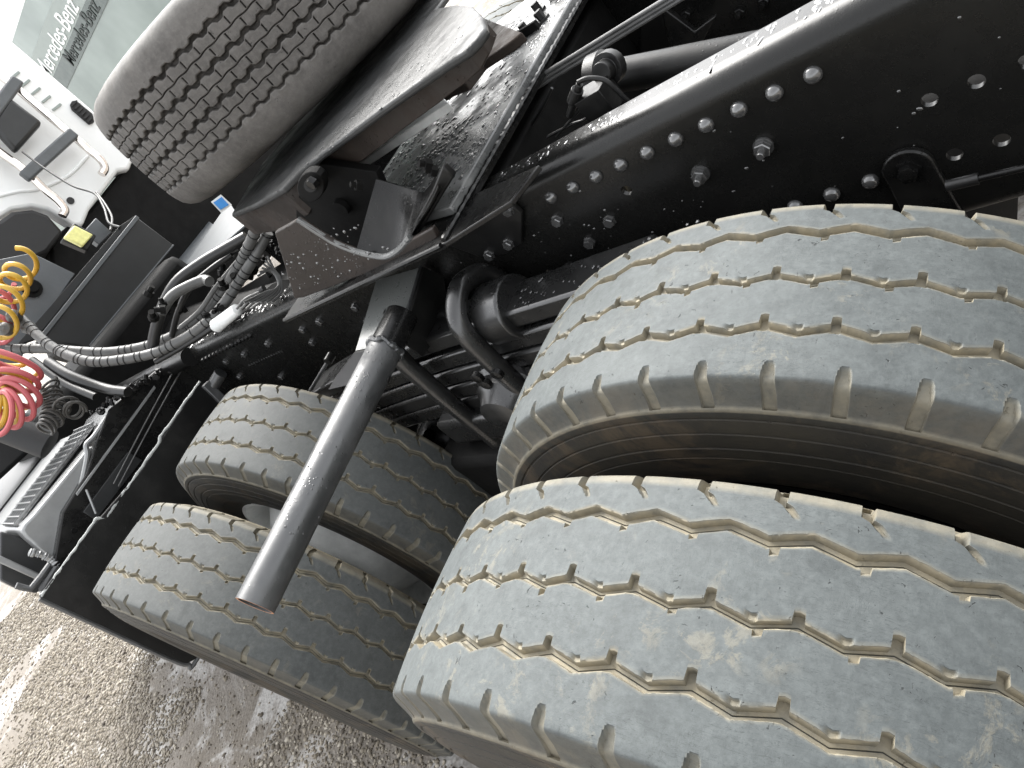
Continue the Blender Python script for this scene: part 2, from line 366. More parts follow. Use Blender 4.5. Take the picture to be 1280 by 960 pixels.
vb.lathe(at(765, 82, 'y', .2), (0, 1, .3), [(0, .028), (.02, .028), (.02, .018), (.04, .018)], 18)
vb.tube([at(u, v, 'y', .27) for u, v in [(722, 103), (735, 98), (755, 100), (770, 112), (786, 128)]], .0045, 8)
vb.tube([at(u, v, 'y', .27) for u, v in [(735, 120), (722, 140), (705, 160), (695, 172)]], .003, 8)
vb.tube([at(u, v, 'y', .27) for u, v in [(742, 140), (730, 150), (716, 155), (690, 168), (684, 172)]], .003, 8)
vb.build('height_valve', M['dull'], T, .002)
MB().tube([at(u, v, 'y', .1) for u, v in [(690, 110), (675, 140), (652, 175)]], .003, 8).build('thin_wire', M['hose'], T)
# pipework dark mass between the rails: cross members, gearbox, propeller shafts, axles
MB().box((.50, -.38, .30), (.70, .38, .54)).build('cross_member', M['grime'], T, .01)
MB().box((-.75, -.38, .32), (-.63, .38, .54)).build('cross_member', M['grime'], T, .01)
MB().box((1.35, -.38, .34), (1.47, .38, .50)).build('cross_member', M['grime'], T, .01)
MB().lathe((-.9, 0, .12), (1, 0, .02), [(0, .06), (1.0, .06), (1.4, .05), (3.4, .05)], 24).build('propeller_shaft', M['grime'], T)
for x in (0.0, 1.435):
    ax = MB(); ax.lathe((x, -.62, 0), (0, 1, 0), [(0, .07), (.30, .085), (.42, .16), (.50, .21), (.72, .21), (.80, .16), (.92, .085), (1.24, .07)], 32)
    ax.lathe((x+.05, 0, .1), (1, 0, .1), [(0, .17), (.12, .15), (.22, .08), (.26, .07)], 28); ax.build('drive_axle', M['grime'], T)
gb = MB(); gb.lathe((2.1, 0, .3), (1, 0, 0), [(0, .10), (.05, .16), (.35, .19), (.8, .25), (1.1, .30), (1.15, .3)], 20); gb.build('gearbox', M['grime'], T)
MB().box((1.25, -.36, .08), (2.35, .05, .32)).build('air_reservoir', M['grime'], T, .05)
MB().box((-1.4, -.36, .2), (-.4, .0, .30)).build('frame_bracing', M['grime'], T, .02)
# ---------------------------------------------------------------- wheels
NP = 48
def tread_mesh(name, npitch, R, rows, cols, mats):
    """rows: list of dicts y(s)->y, d(s)->depth, dust, side ; cols: sorted s offsets within a pitch"""
    nc = len(cols)*npitch; s = np.tile(np.array(cols), npitch); k = np.repeat(np.arange(npitch), len(cols))
    V = np.zeros((len(rows), nc, 3)); dust = np.zeros((len(rows), nc)); side = np.zeros((len(rows), nc))
    rng = np.random.default_rng(3); jit = rng.normal(0, 1, (npitch, 4))
    for j, r in enumerate(rows):
        y = r['y'](s, k) if callable(r['y']) else np.full(nc, r['y']); d = r['d'](s, k) if callable(r['d']) else np.full(nc, r['d'])
        if r.get('j'):
            e_ = rng.normal(0, 1, nc); e_ = .5*e_+.25*np.roll(e_, 1)+.25*np.roll(e_, -1); e_ += 1.1*np.interp(np.arange(nc)/nc*npitch*1.7, np.arange(int(npitch*1.7)+2), rng.normal(0, 1, int(npitch*1.7)+2)); y = y+r['j']*e_
        sh = r.get('sh', 0.0); th = 2*np.pi*(k+s+sh)/npitch
        rad = (R if 'r' not in r else r['r'](y) if callable(r['r']) else r['r'])-d
        V[j, :, 0] = rad*np.cos(th); V[j, :, 1] = y; V[j, :, 2] = rad*np.sin(th)
        dd = r.get('dust', 0.0); dust[j] = dd(s, k) if callable(dd) else dd; side[j] = r.get('side', 0.0)
    J = len(rows); a = np.arange(nc); nx = (a+1) % nc; F = []
    for j in range(J-1): F.append(np.stack([j*nc+a, (j+1)*nc+a, (j+1)*nc+nx, j*nc+nx], 1))
    F = np.concatenate(F); me = bpy.data.meshes.new(name); VV = V.reshape(-1, 3)
    me.vertices.add(len(VV)); me.vertices.foreach_set('co', VV.ravel()); me.loops.add(len(F)*4); me.loops.foreach_set('vertex_index', F.ravel())
    me.polygons.add(len(F)); me.polygons.foreach_set('loop_start', np.arange(len(F))*4); me.update(calc_edges=True)
    for nm_, arr in (('dust', dust), ('sidewall', side)):
        at2 = me.attributes.new(nm_, 'FLOAT', 'POINT'); at2.data.foreach_set('value', arr.ravel().astype(np.float32))
    me.shade_smooth(); me.set_sharp_from_angle(angle=math.radians(40)); me.materials.append(mats); return me
def pulse(s, c, w, e=.008):
    d = np.abs((s-c+.5) % 1-.5); return np.clip((w+e-d)/e, 0, 1)
def tri(s): return np.where(s < .5, -1+4*s, 3-4*s)     # -1 at s=0 (inboard), +1 at .5
SN_I, SN_O, SS_O, SS_I = 0.0, .60, .22, .55
def crown(y): return .515-.0045*(y/.11)**2-.0*abs(y)
cols = sorted(set([round(x % 1, 4) for c_, ws in ((SN_I, (.062, .070, .085)), (SN_O, (.052, .060, .075)), (.5, (.035, .065, .10)), (SS_O, (.03, .055, .075, .095, .105, .12)), (SS_I, (.03, .05, .068, .082))) for w in ws for x in (c_-w, c_+w)]+[0.0, .5, .15, .36, .4, .7, .75, .8, .85, .9]))
def drive_rows():
    rows = []
    def rib(y0, y1, n=2):
        for k in range(1, n+1):
            y = y0+(y1-y0)*k/(n+1); rows.append(dict(y=y, d=0, r=crown(y)))
    def groove(yc, w, D, ni, no, amp=.0045, scoop=True):
        zig = lambda s: yc+amp*tri(s)
        sc_ = (lambda s: .0035*pulse(s, .5, .045, .03)) if scoop else (lambda s: 0*s)
        sco = (lambda s: .003*pulse(s, 0.0, .04, .03))
        VI = np.random.default_rng(int(abs(yc)*1e5)+1).uniform(.72, 1.18, 400); VO = np.random.default_rng(int(abs(yc)*1e5)+2).uniform(.55, 1.25, 400)
        kk_ = np.arange(NP*len(cols))//len(cols)
        i_ = lambda s: ni*VI[(kk_+(s > .5)) % NP]*pulse(s, SN_I, .062); o_ = lambda s: no*VO[kk_]*pulse(s, SN_O, .052)
        rc = crown
        rows.append(dict(y=lambda s, k: zig(s)-w-.0078-i_(s), d=0, r=rc))
        rows.append(dict(y=lambda s, k: zig(s)-w-.0058-i_(s), d=0, r=rc))
        rows.append(dict(y=lambda s, k: zig(s)-w-.0042-i_(s), d=lambda s, k: sc_(s), r=rc, dust=lambda s, k: .7*pulse(s, .5, .045, .03) if scoop else 0*s))
        rows.append(dict(y=lambda s, k: zig(s)-w-.0009-i_(s), d=lambda s, k: .0000+sc_(s), r=rc, dust=lambda s, k: .22+.6*pulse(s, .5, .045, .03)*scoop, j=.00035))
        rows.append(dict(y=lambda s, k: zig(s)-w-i_(s), d=lambda s, k: .0011+sc_(s), r=rc, dust=.8, j=.0003))
        rows.append(dict(y=lambda s, k: zig(s)-w+.0012-i_(s), d=D, r=rc, dust=.75))
        rows.append(dict(y=lambda s, k: zig(s)-.0006, d=D+.0004, r=rc, dust=.7))
        rows.append(dict(y=lambda s, k: zig(s), d=D+.0022, r=rc, dust=.0))
        rows.append(dict(y=lambda s, k: zig(s)+.0006, d=D+.0004, r=rc, dust=.7))
        rows.append(dict(y=lambda s, k: zig(s)+w-.0012+o_(s), d=D, r=rc, dust=.8))
        rows.append(dict(y=lambda s, k: zig(s)+w+o_(s), d=lambda s, k: .0011+sco(s)*scoop, r=rc, dust=.85, j=.0003))
        rows.append(dict(y=lambda s, k: zig(s)+w+.0009+o_(s), d=lambda s, k: sco(s)*scoop, r=rc, dust=.22, j=.00035))
        rows.append(dict(y=lambda s, k: zig(s)+w+.0030+o_(s), d=0, r=rc))
        rows.append(dict(y=lambda s, k: zig(s)+w+.0050+o_(s), d=0, r=rc))
    def shoulder(sgn):
        c_ = SS_O if sgn > 0 else SS_I
        D = .0070 if sgn > 0 else .012
        if sgn > 0:
            L = [(.094, 0, 0, 0, 0), (.1015, 0, .0, 0, 0), (.1030, 0, .035, .35, 0), (.1065, .0, .060, .8, 0), (.1125, .0, .078, 1, 0), (.1172, .0004, .085, 1, .0), (.1195, .0016, .088, 1, .15), (.1212, .0042, .090, 1, .3),
                 (.1235, .0105, .093, 1, .45), (.1262, .0185, .096, 1, .5), (.1295, .0265, .098, 1, .55), (.1325, .0330, .10, .9, .6), (.1350, .0352, 0, 0, .55), (.1362, .0362, 0, 0, .6), (.1372, .0385, 0, 0, .9)]
        else:
            L = [(.086, 0, 0, 0, 0, 0), (.0930, 0, 0, 0, 0, .235), (.0950, 0, .024, .10, 0, .215), (.0985, 0, .036, .35, 0, .18), (.1055, 0, .044, .5, 0, .09), (.1085, 0, .052, .9, 0, .0), (.114, .0, .060, 1, 0, 0), (.1185, .0008, .064, 1, .05, 0), (.1208, .0028, .066, 1, .15, 0), (.123, .0075, .068, 1, .35, 0),
                 (.1265, .018, .060, 1, .5, 0), (.1305, .0285, .062, 1, .6, 0), (.1335, .0340, .064, .8, .7, 0), (.1352, .0352, 0, 0, .3, 0), (.1372, .0385, 0, 0, .9, 0)]
        out = []
        for r in L:
            y, dr, w, f, sd_ = r[:5]; sh = r[5] if len(r) > 5 else 0
            base = crown(min(y, .118))-dr
            out.append(dict(y=sgn*y, r=base, d=(lambda s, k, w=w, f=f: D*f*pulse(s, c_, w, .012)) if w else 0, side=sd_, sh=sh,
                            dust=(lambda s, k, w=w, f=f, y=y: np.maximum((.45 if sgn > 0 else .85)*np.minimum(1, f*1.6)*pulse(s, c_, w, .03), .42 if (y > .1130 and sgn < 0) else .10*(y > .12))) if w else ((.35 if sgn > 0 else .7) if y > .134 else 0)))
        return out
    side = [(.1378, .470, .85), (.1385, .462, .95), (.1375, .4612, 1), (.1375, .459, 1), (.1392, .4582, 1), (.1425, .445, 1), (.1432, .441, 1), (.1421, .4400, 1), (.1421, .4385, 1), (.1438, .4376, 1), (.1463, .422, 1), (.1466, .418, 1), (.1454, .4172, 1),
            (.1454, .4155, 1), (.1470, .4145, 1), (.1478, .400, 1), (.1468, .399, 1), (.1468, .3975, 1), (.1478, .3965, 1), (.1472, .378, 1), (.144, .355, 1), (.1415, .352, 1), (.141, .349, 1), (.138, .335, 1), (.131, .318, 1), (.122, .304, 1), (.112, .297, 1), (.107, .290, 1)]
    neg = [dict(y=-y, r=r, d=0, side=s_) for (y, r, s_) in reversed(side)]+list(reversed(shoulder(-1)))
    rows += neg
    groove(-.074, .0055, .0100, 0, .0062, .0046, False); rib(-.062, -.022)
    groove(-.0030, .0036, .0085, .0085, .0060); rib(.012, .040)
    groove(.0635, .0046, .0095, .0095, 0); rib(.074, .090, 1)
    rows += shoulder(1)+[dict(y=y, r=r, d=0, side=s_) for (y, r, s_) in side]
    return rows
drive_me = tread_mesh('tyre', NP, .515, drive_rows(), cols, M['tyre'])
drive_me2 = drive_me.copy(); drive_me2.materials[0] = M['tyre_front']
def wheel(x, y, phase, front, label, disc_side):
    sy = 1 if y > 0 else -1; q_ = sy if abs(y) > .9 else -sy        # q_: outboard side of this disc; both discs meet between the duals
    y0 = y-q_*.158; m = MB()
    m.lathe((x, y0, 0), (0, q_, 0), [(0, .09), (0, .17), (.008, .19), (.03, .215), (.075, .245), (.10, .268), (.108, .268), (.085, .245), (.04, .215), (.018, .19), (.012, .17), (.012, .09)], 48, (False, False))
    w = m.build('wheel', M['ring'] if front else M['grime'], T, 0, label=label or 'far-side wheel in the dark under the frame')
    t = bpy.data.objects.new('tyre', drive_me2 if front else drive_me); COL.objects.link(t); t.parent = w; t.location = (x, y, 0); t.rotation_euler = (0, phase, 0)
    wn_ = t.modifiers.new('wn', 'WEIGHTED_NORMAL'); wn_.keep_sharp = True
    r = MB(); r.lathe((x, y-.125, 0), (0, 1, 0), [(0, .305), (.002, .300), (.012, .292), (.03, .286), (.07, .278), (.16, .274), (.22, .286), (.238, .292), (.248, .300), (.25, .305)], 64, (False, False))
    r.lathe((x, y-.125, 0), (0, 1, 0), [(0, .305), (.0, .295), (.012, .286), (.03, .280), (.07, .272), (.16, .268), (.22, .280), (.238, .286), (.25, .295), (.25, .305)], 64, (False, False))
    r.build('rim', M['ring'] if front else M['grime'], w)
    if abs(y) > .9:
        h = MB(); h.lathe((x, y0, 0), (0, sy, 0), [(0, .10), (.14, .10), (.17, .08), (.17, .02)], 28, (False, True)); h.build('hub', M['grime'], w)
        for k in range(10):
            a = 2*math.pi*k/10
            if k == 0: nut = MB().lathe((0, 0, 0), (0, sy, 0), [(0, .02), (.022, .018), (.024, .012)], 6).build('wheel_nut', M['grime'], w); nut.location = (x+.135*math.cos(a), y0+sy*.013, .135*math.sin(a))
            else: share(nut, 'wheel_nut', (x+.135*math.cos(a), y0+sy*.013, .135*math.sin(a)), None, w)
    return w
def ph(thdeg, pitch=7.5): # rotate so that an inboard notch sits at thdeg (image angle measured X->Z)
    return -math.radians(thdeg)
YO, YI2 = 1.0875, 0.7300
wheel(0, YO, ph(4.0), False, 'rear outer wheel with pale worn zigzag tread', 1)
wheel(0, YI2, ph(2.42), False, 'rear inner wheel with dirty sidewall', -1)
wheel(1.435, YO, ph(.3), True, 'front outer drive wheel with tread painted darker for shade', 1)
wheel(1.435, YI2, ph(3.4), True, 'front inner drive wheel with ringed sidewall', -1)
for x_ in (0, 1.435):
    wheel(x_, -YI2, 0.1, False, None, 1); wheel(x_, -YO, 0.2, False, None, -1)
# valve stems / hub face seen between the front duals
# ---------------------------------------------------------------- spare tyre lying flat
def spare_rows():
    rows = []; Rr = .500
    def cr(y): return Rr-.006*(y/.12)**2
    def gr(yc, w, D, amp=.0034, wav=True):
        z = lambda s: yc+amp*np.where(s < .5, np.where(s < .18, s/.18, 1), np.where(s < .68, 1-(s-.5)/.18, 0)*1.0)*2-amp
        rc = cr(yc)
        rows.append(dict(y=lambda s, k: z(s)-w-.0022, d=0, r=rc, dust=0)); rows.append(dict(y=lambda s, k: z(s)-w, d=.0015, r=rc, dust=.0, side=.7))
        rows.append(dict(y=lambda s, k: z(s)-w+.002, d=D, r=rc, dust=.9)); rows.append(dict(y=lambda s, k: z(s), d=D+.001, r=rc, dust=1))  # dust value here carries the painted groove shade
        rows.append(dict(y=lambda s, k: z(s)+w-.002, d=D, r=rc, dust=.9)); rows.append(dict(y=lambda s, k: z(s)+w, d=.0015, r=rc, dust=.0, side=.7))
        rows.append(dict(y=lambda s, k: z(s)+w+.0022, d=0, r=rc, dust=0))
    def blocks(y0, y1, off):
        for k in range(6):
            y = y0+(y1-y0)*k/5
            rows.append(dict(y=y, r=cr(y), d=lambda s, kk: .006*pulse(s, off, .018, .02)+.0012*pulse(s, off, .05, .03), dust=lambda s, kk: .9*pulse(s, off, .02, .03)))
    def sipe(y):
        for dy, d, du in ((-.0028, 0, 0), (-.0014, .0010, .1), (-.0006, .006, 1), (.0006, .006, 1), (.0014, .0010, .1), (.0028, 0, 0)):
            rows.append(dict(y=lambda s, k, dy=dy: y+dy+.0012*np.sin(2*np.pi*s), d=d, r=cr(y), dust=du))
    sw = [(.112, .4935, 0), (.130, .488, .3), (.145, .477, .6), (.156, .461, .8), (.162, .440, .9), (.166, .41, 1), (.165, .38, 1), (.160, .355, 1), (.150, .33, 1), (.134, .31, 1), (.12, .295, 1), (.11, .288, 1)]
    rows += [dict(y=-y, r=r, d=0, side=q*.8) for y, r, q in reversed(sw)]
    rows.append(dict(y=-.098, r=cr(.098), d=0, side=.2))
    gr(-.083, .0040, .008)
    blocks(-.0735, -.0582, .1); sipe(-.0553); blocks(-.0520, -.0382, .6)
    gr(-.0277, .0055, .012); blocks(-.0172, -.0030, .1); sipe(0); blocks(.0030, .0172, .6)
    gr(.0277, .0055, .012); blocks(.0382, .0520, .1); sipe(.0553); blocks(.0582, .0725, .6)
    gr(.083, .0055, .012); rows.append(dict(y=.0985, r=cr(.098), d=0, side=.2))
    rows += [dict(y=y, r=r, d=0, side=min(1, q*1.1+.1)) for y, r, q in sw]  # upper side paler than the lower, painting in light from above
    return rows
scols = sorted(set(round(x % 1, 4) for x in [0, .06, .12, .18, .3, .4, .5, .56, .62, .68, .8, .9]+[c_+w for c_ in (.1, .6) for w in (-.06, -.038, -.018, 0, .018, .038, .06)]))
sp_me = tread_mesh('spare_tyre', 69, .5, spare_rows(), scols, M['tyre_spare'])
spt = bpy.data.objects.new('spare_tyre', sp_me); COL.objects.link(spt)
nrm = Vector((-.033, -.055, .998)).normalized()
spt.location = (1.195, -.158, .997); spt.rotation_mode = 'QUATERNION'; spt.rotation_quaternion = Vector((0, 1, 0)).rotation_difference(nrm)
spt['label'] = 'dusty brown spare tyre with block tread lying flat on the coupling plate'; spt['category'] = 'tyre'
srm = MB().lathe((0, -.13, 0), (0, 1, 0), [(0, .27), (0, .30), (.02, .288), (.13, .275), (.24, .288), (.26, .30), (.26, .28), (.14, .2), (.13, .09)], 48, (False, True)).build('rim', M['grime'], spt)  # added unseen rim, blackens the shadowed gap under the tyre
# ---------------------------------------------------------------- fifth wheel and its mounting plate
mp = MB()
mp.prism([(.45, -.52, .578), (.45, .528, .578), (.30, .497, .578), (.255, .43, .578), (.25, .40, .578), (.45, .36, .578)][1:2]+[(.292, .497, .578), (.262, .425, .578), (.46, .405, .578)], (0, 0, .010))
mp.prism([(.45, -.52, .575), (1.10, -.52, .575), (1.10, .525, .575), (.45, .525, .575)], (0, 0, .012))
mpo = mp.build('mounting_plate', M['paint'], T, .002, label='flat black plate bolted across the rails')
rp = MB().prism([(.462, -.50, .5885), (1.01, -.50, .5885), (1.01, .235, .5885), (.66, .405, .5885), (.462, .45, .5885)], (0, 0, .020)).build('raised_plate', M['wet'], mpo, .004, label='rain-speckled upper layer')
MB().tube([(.448, .524, .592), (.448, 0, .592), (.448, -.5, .592)], .0065, 8, lambda L, t: .8+.35*math.sin(L*260)*.4+random.random()*.25, True, 80).build('weld_seam', M['paint'], mpo)
MB().tube([(.46, .527, .586), (.8, .527, .586), (1.09, .527, .586)], .005, 8, None, True, 8).build('weld_seam', M['paint'], mpo)
# triangular ear at the rear, hanging on the web with bolts
ear = plate('web_gusset', M['dull'], [(556, 305), (628, 247), (652, 268), (652, 305), (632, 318), (600, 322)], 'y', YW+.014, -.012, T)
for (u, v) in [(636, 262), (636, 304), (612, 318)]:
    q = at(u, v, 'y', YW+.014); o = hb.copy(); COL.objects.link(o); o.location = (q[0], YW+.014, q[2]); o.parent = ear
# pedestal (brown triangular side plate with curved saddle + dark dished web)
ped = plate('pedestal', M['grease'], [(343, 291), (372, 275), (383, 282), (400, 293), (420, 305), (445, 315), (470, 321), (485, 321), (500, 312), (515, 299), (540, 285), (548, 297), (520, 316), (470, 338), (380, 372), (368, 374)], 'y', .495, -.012, T, .003, 'brown greasy pedestal side with a curved upper edge')
PS = 4
P1 = [(372, 274), (383, 281), (400, 292), (420, 304), (445, 314), (470, 320), (485, 320), (500, 311), (513, 296), (522, 280), (534, 262), (548, 235)]
O1 = [at(u, v, 'y', .490) for u, v in P1]
MB().tube(O1[:9], .0065, 10, None, True, 4).build('saddle_edge', M['wet'], ped)
IN = [at(u, v, 'y', .40) for u, v in [(425, 200), (436, 207), (446, 213), (458, 219), (470, 224), (485, 228), (498, 232), (510, 236), (522, 240), (530, 240), (536, 234), (545, 218)]]
O1 = O1[PS:]; IN = IN[PS:]; dish = MB(); n = len(O1); dish.add(O1+IN+[p-[0, .006, .006] for p in O1]+[p-[0, .006, .006] for p in IN], [(i, i+1, n+i+1, n+i) for i in range(n-1)]+[(2*n+i, 3*n+i, 3*n+i+1, 2*n+i+1) for i in range(n-1)])
dish.build('dished_web', M['paint'], ped)
c1 = at(432, 252, 'y', .445); MB().lathe(at(425, 262, 'y', .375), (0, -1, 0), [(0, .018), (.012, .02)], 20).build('pivot_bush', M['grime'], ped)
plate('inner_wall', M['grime'], [(370, 250), (400, 205), (470, 215), (490, 260), (470, 325), (400, 320), (370, 280)], 'y', .36, -.02, ped)
for (u, v) in [(538, 206), (545, 214), (452, 232)]:
    q = at(u, v, 'y', .42); MB().lathe(q, (.2, .6, .8), [(0, .011), (.012, .011), (.012, .006), (.022, .006)], 6).build('bolt', M['grime'], ped)
rib1 = MB().prism([at(u, v, 'y', .47) for u, v in [(553, 208), (567, 222), (524, 292), (508, 306), (497, 309), (512, 290), (540, 238)]], (0, -.015, 0)).build('rear_rib', M['dull'], ped, .003)
# coupling plate: fifth wheel top with skirt
FP = [(545, 10), (570, 5), (590, 7), (603, 20), (606, 34), (596, 48), (582, 62), (560, 76), (520, 104), (470, 140), (430, 170), (400, 192), (376, 212), (352, 236), (318, 256), (289, 268)]
ZF = lambda u: .80
top = [at(u, v, 'z', .800) for u, v in FP]
top += [np.array([1.50, -.02, .80]), np.array([1.40, -.55, .80]), np.array([.75, -.55, .80]), np.array([.62, -.25, .80])]  # far side stretched to close the shadowed gap under the tyre
cpl = MB().prism(top, (0, 0, -.014)).build('coupling_plate', M['plate'], T, .005, label='fifth wheel top plate with rounded ramp tip', seg=3)
# skirt below the edge
sk = MB(); E = [at(u, v, 'z', .786) for u, v in [(606, 36), (596, 50), (582, 64), (560, 78), (520, 106), (470, 142), (430, 172), (400, 194), (376, 214), (352, 238), (318, 258), (290, 270)]]
hts = [.02, .026, .034, .040, .045, .050, .055, .058, .055, .075, .085, .075]
E2 = [p-[0, 0, h] for p, h in zip(E, hts)]; n = len(E)
inn = [p+[0, -.014, 0] for p in E]; inn2 = [p+[0, -.014, 0] for p in E2]
V = E+E2+inn2+inn
sk.add(V, [(i, i+1, n+i+1, n+i) for i in range(n-1)]+[(n+i, n+i+1, 2*n+i+1, 2*n+i) for i in range(n-1)]+[(2*n+i, 2*n+i+1, 3*n+i+1, 3*n+i) for i in range(n-1)]+[(0, n, 2*n, 3*n), (n-1, 4*n-1, 3*n-1, 2*n-1)])
sk.build('skirt', M['grease'], cpl, .002, label='brown greasy edge flange')
MB().cyl(at(388, 232, 'y', .47), at(388, 232, 'y', .38), .012, 20).build('pivot_pin', M['dull'], cpl)
MB().lathe(at(388, 232, 'y', .475), (0, -1, 0), [(0, .010), (.006, .0125), (.012, .0125)], 6).build('pivot_bolt', M['paint'], cpl)
plate('ear_disc', M['grime'], [(388+17*math.cos(a/16*6.283), 234+19*math.sin(a/16*6.283)) for a in range(16)], 'y', .445, -.02, cpl, .002)  # disc blackened to paint the shaded recess around the bolt
# underside parts of the coupling: brown web, white locking bar, slot bracket
plate('locking_bar', M['ring'], [(428, 206), (436, 212), (527, 150), (560, 128), (552, 120), (520, 134)], 'z', .70, -.018, cpl, .003, 'pale wet locking bar under the plate')
plate('underside_web', M['grease'], [(604, 22), (652, 40), (638, 52), (600, 78), (580, 104), (560, 112), (500, 150), (540, 110), (590, 60)], 'z', .68, -.02, cpl, .003)
MB().bar(at(529, 140, 'z', .66), at(574, 104, 'z', .66), .02, .012).build('bar_bracket', M['plastic'], cpl, .002)
MB().cyl(at(523, 122, 'z', .69), at(530, 140, 'z', .66), .010, 12).build('bolt', M['plastic'], cpl)
q = at(541, 108, 'z', .70); MB().lathe(q, (0, 0, 1), [(0, .012), (.01, .009)], 14).build('bolt', M['alu'], cpl)
MB().box((.50, -.46, .61), (.60, -.34, .70)).build('pedestal', M['grease'], T, .01, label='far brown pedestal under the coupling')
MB().bar(at(620, 62, 'z', .62), at(672, 30, 'z', .62), .012, .02).build('welded_strip', M['grime'], mpo, .002)
for (u, v) in [(652, 32), (668, 6), (672, 16)]:
    q = at(u, v, 'z', .63); MB().lathe(q-[0, 0, .03], (0, 0, 1), [(0, .018), (.014, .018), (.014, .010), (.034, .010)], 6).build('bolt', M['plastic'], mpo)
MB().box((1.02, -.30, .68), (1.2, .1, .78)).build('jaw_housing', M['grime'], cpl, .02)
# ---------------------------------------------------------------- support tube and bracket
A0, A1 = np.array([.700, .585, .487]), np.array([.695, 1.150, .463])
dt = norm(A1-A0); tb = MB()
aa, bb = frame(dt); n = 48; L = np.linalg.norm(A1-A0)
tb.lathe(A0, dt, [(.036, .034), (L, .034), (L, .0295), (L-.25, .0295)], n, (True, True))
tube = tb.build('support_tube', M['tube'], T, 0, label='grey cut-off steel tube sticking out over the front wheels')
MB().cyl(A0-dt*.045, A0+dt*.036, .0335, 40).build('tube_root', M['paint'], tube)
MB().lathe(A1-dt*.0005, dt, [(0, .0295), (.0006, .0300), (.0010, .0325), (.0006, .0337)], n, (False, False)).build('cut_edge', M['rust'], tube, label='rusty cut end')
MB().tube([A0+dt*.04+.034*(math.cos(k/24*6.283)*aa+math.sin(k/24*6.283)*bb)+dt*.003*math.sin(k*1.7) for k in range(25)], .006, 8, lambda L, t: .7+.6*random.random(), True, 4).build('weld_bead', M['tube'], tube)
hq = at(482, 483, 'y', .70)
MB().lathe(A0+dt*.10+norm(hq-(A0+dt*.10)-dt*np.dot(hq-(A0+dt*.10), dt))*.0335, norm(hq-(A0+dt*.10)-dt*np.dot(hq-(A0+dt*.10), dt)), [(0, .0075), (.0012, .0075)], 16).build('hole_disc', M['band'], tube)  # black disc paints the dark inside of a hole
# inner dark collar continuing the tube to the bracket
bkt = MB()
Q = [at(470, 350, 'y', .42), at(527, 333, 'y', .42), at(500, 425, 'y', .60), at(492, 432, 'y', .61), at(443, 441, 'y', .61)]
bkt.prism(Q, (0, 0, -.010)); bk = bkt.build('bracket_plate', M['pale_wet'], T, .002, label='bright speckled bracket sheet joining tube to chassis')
Q = [at(443, 441, 'y', .612), at(494, 432, 'y', .612), at(500, 452, 'y', .640), at(470, 462, 'y', .645), at(436, 482, 'y', .65), at(410, 488, 'y', .64), at(420, 470, 'y', .62)]
MB().prism(Q, (0, -.008, 0)).build('bracket_flap', M['dull'], bk, .002)
MB().prism([at(527, 333, 'y', .43), at(500, 426, 'y', .60), at(525, 445, 'y', .58), at(560, 400, 'y', .46), at(552, 345, 'y', .43)], (-.004, 0, -.004)).build('bracket_web', M['dull'], bk, .002)
MB().bar(at(527, 333, 'y', .425), at(498, 428, 'y', .605), .004, .010).build('bracket_lip', M['tube'], bk, .001)
for (u, v) in [(474, 391), (456, 428)]:
    q = at(u, v, 'y', .50 if v < 400 else .575); q[2] += .001; MB().lathe(q, (0, 0, 1), [(0, .006), (.002, .006)], 12).build('hole_disc', M['band'], bk)  # black discs paint the dark inside of holes
# small rod with ends at left of the bracket
q0, q1 = at(388, 488, 'y', .55), at(412, 448, 'y', .50)
rr = MB().cyl(q0, q1, .005, 12).build('link_rod', M['tube'], T)
MB().lathe(q1-[0, .012, 0], (0, 1, 0), [(0, .012), (.024, .012)], 14).build('rod_end', M['paint'], rr)
# ---------------------------------------------------------------- leaf spring pack with U-bolts and trunnion
sp = MB(); xs = np.linspace(.05, 1.2, 24); yl0, yl1 = .46, .56
root = None
for i, (zt, x0, x1) in enumerate([(.418, .14, 1.35), (.368, .12, 1.30), (.325, .0, 1.25), (.283, .1, 1.2), (.243, .25, 1.1)]):
    X = np.linspace(x0, x1, 20); zc = lambda x: zt-.035*((x-.55)/.6)**2*(1 if x > .55 else .2)
    th_ = .040
    yo_ = .548+.0045*i; prof = [(x, yo_, zc(x)) for x in X]+[(x, yo_, zc(x)-th_) for x in X[::-1]]
    m = MB(); V = prof+[(x, yl0, z) for x, y, z in prof]; k = len(prof)
    F = [(j, (j+1) % k, (j+1) % k+k, j+k) for j in range(k)]
    F += [(j, j+1, k-2-j, k-1-j) for j in range(19)]+[(k+j, k+j+1, 2*k-2-j, 2*k-1-j) for j in range(19)]
    m.add(V, F)
    if root is None: root = m.build('leaf_spring', M['leaf'], T, .006, label='black multi-leaf spring pack')
    else: m.build('leaf', M['leaf'], root, .006)
cap = MB(); cap.lathe((.452, .505, .395), (1, 0, 0), [(0, .058), (.004, .062), (.075, .062)], 32); cap.build('spring_cap', M['leaf'], root, .002)
for x in (.54, .775):
    pts = [(x, .43, .1), (x, .43, .40)]+[(x, .505-.075*math.cos(a), .405+.075*math.sin(a)) for a in (0.3, .8, 1.57, 2.3, 2.85)]+[(x, .583, .36), (x, .586, .25), (x, .586, .10)]
    MB().tube(pts, .021, 16, None, True, 8).build('u_bolt', M['leaf'], root)
sad = MB(); sad.box((.60, .45, .12), (.90, .60, .205)); sad.build('spring_saddle', M['leaf'], root, .015)
for (u, v) in [(597, 470), (608, 478), (622, 466)]:
    q = at(u, v, 'y', .60); MB().lathe((q[0], .598, q[2]), (0, 1, 0), [(0, .014), (.01, .013), (.013, .006)], 14).build('bolt', M['paint'], root)
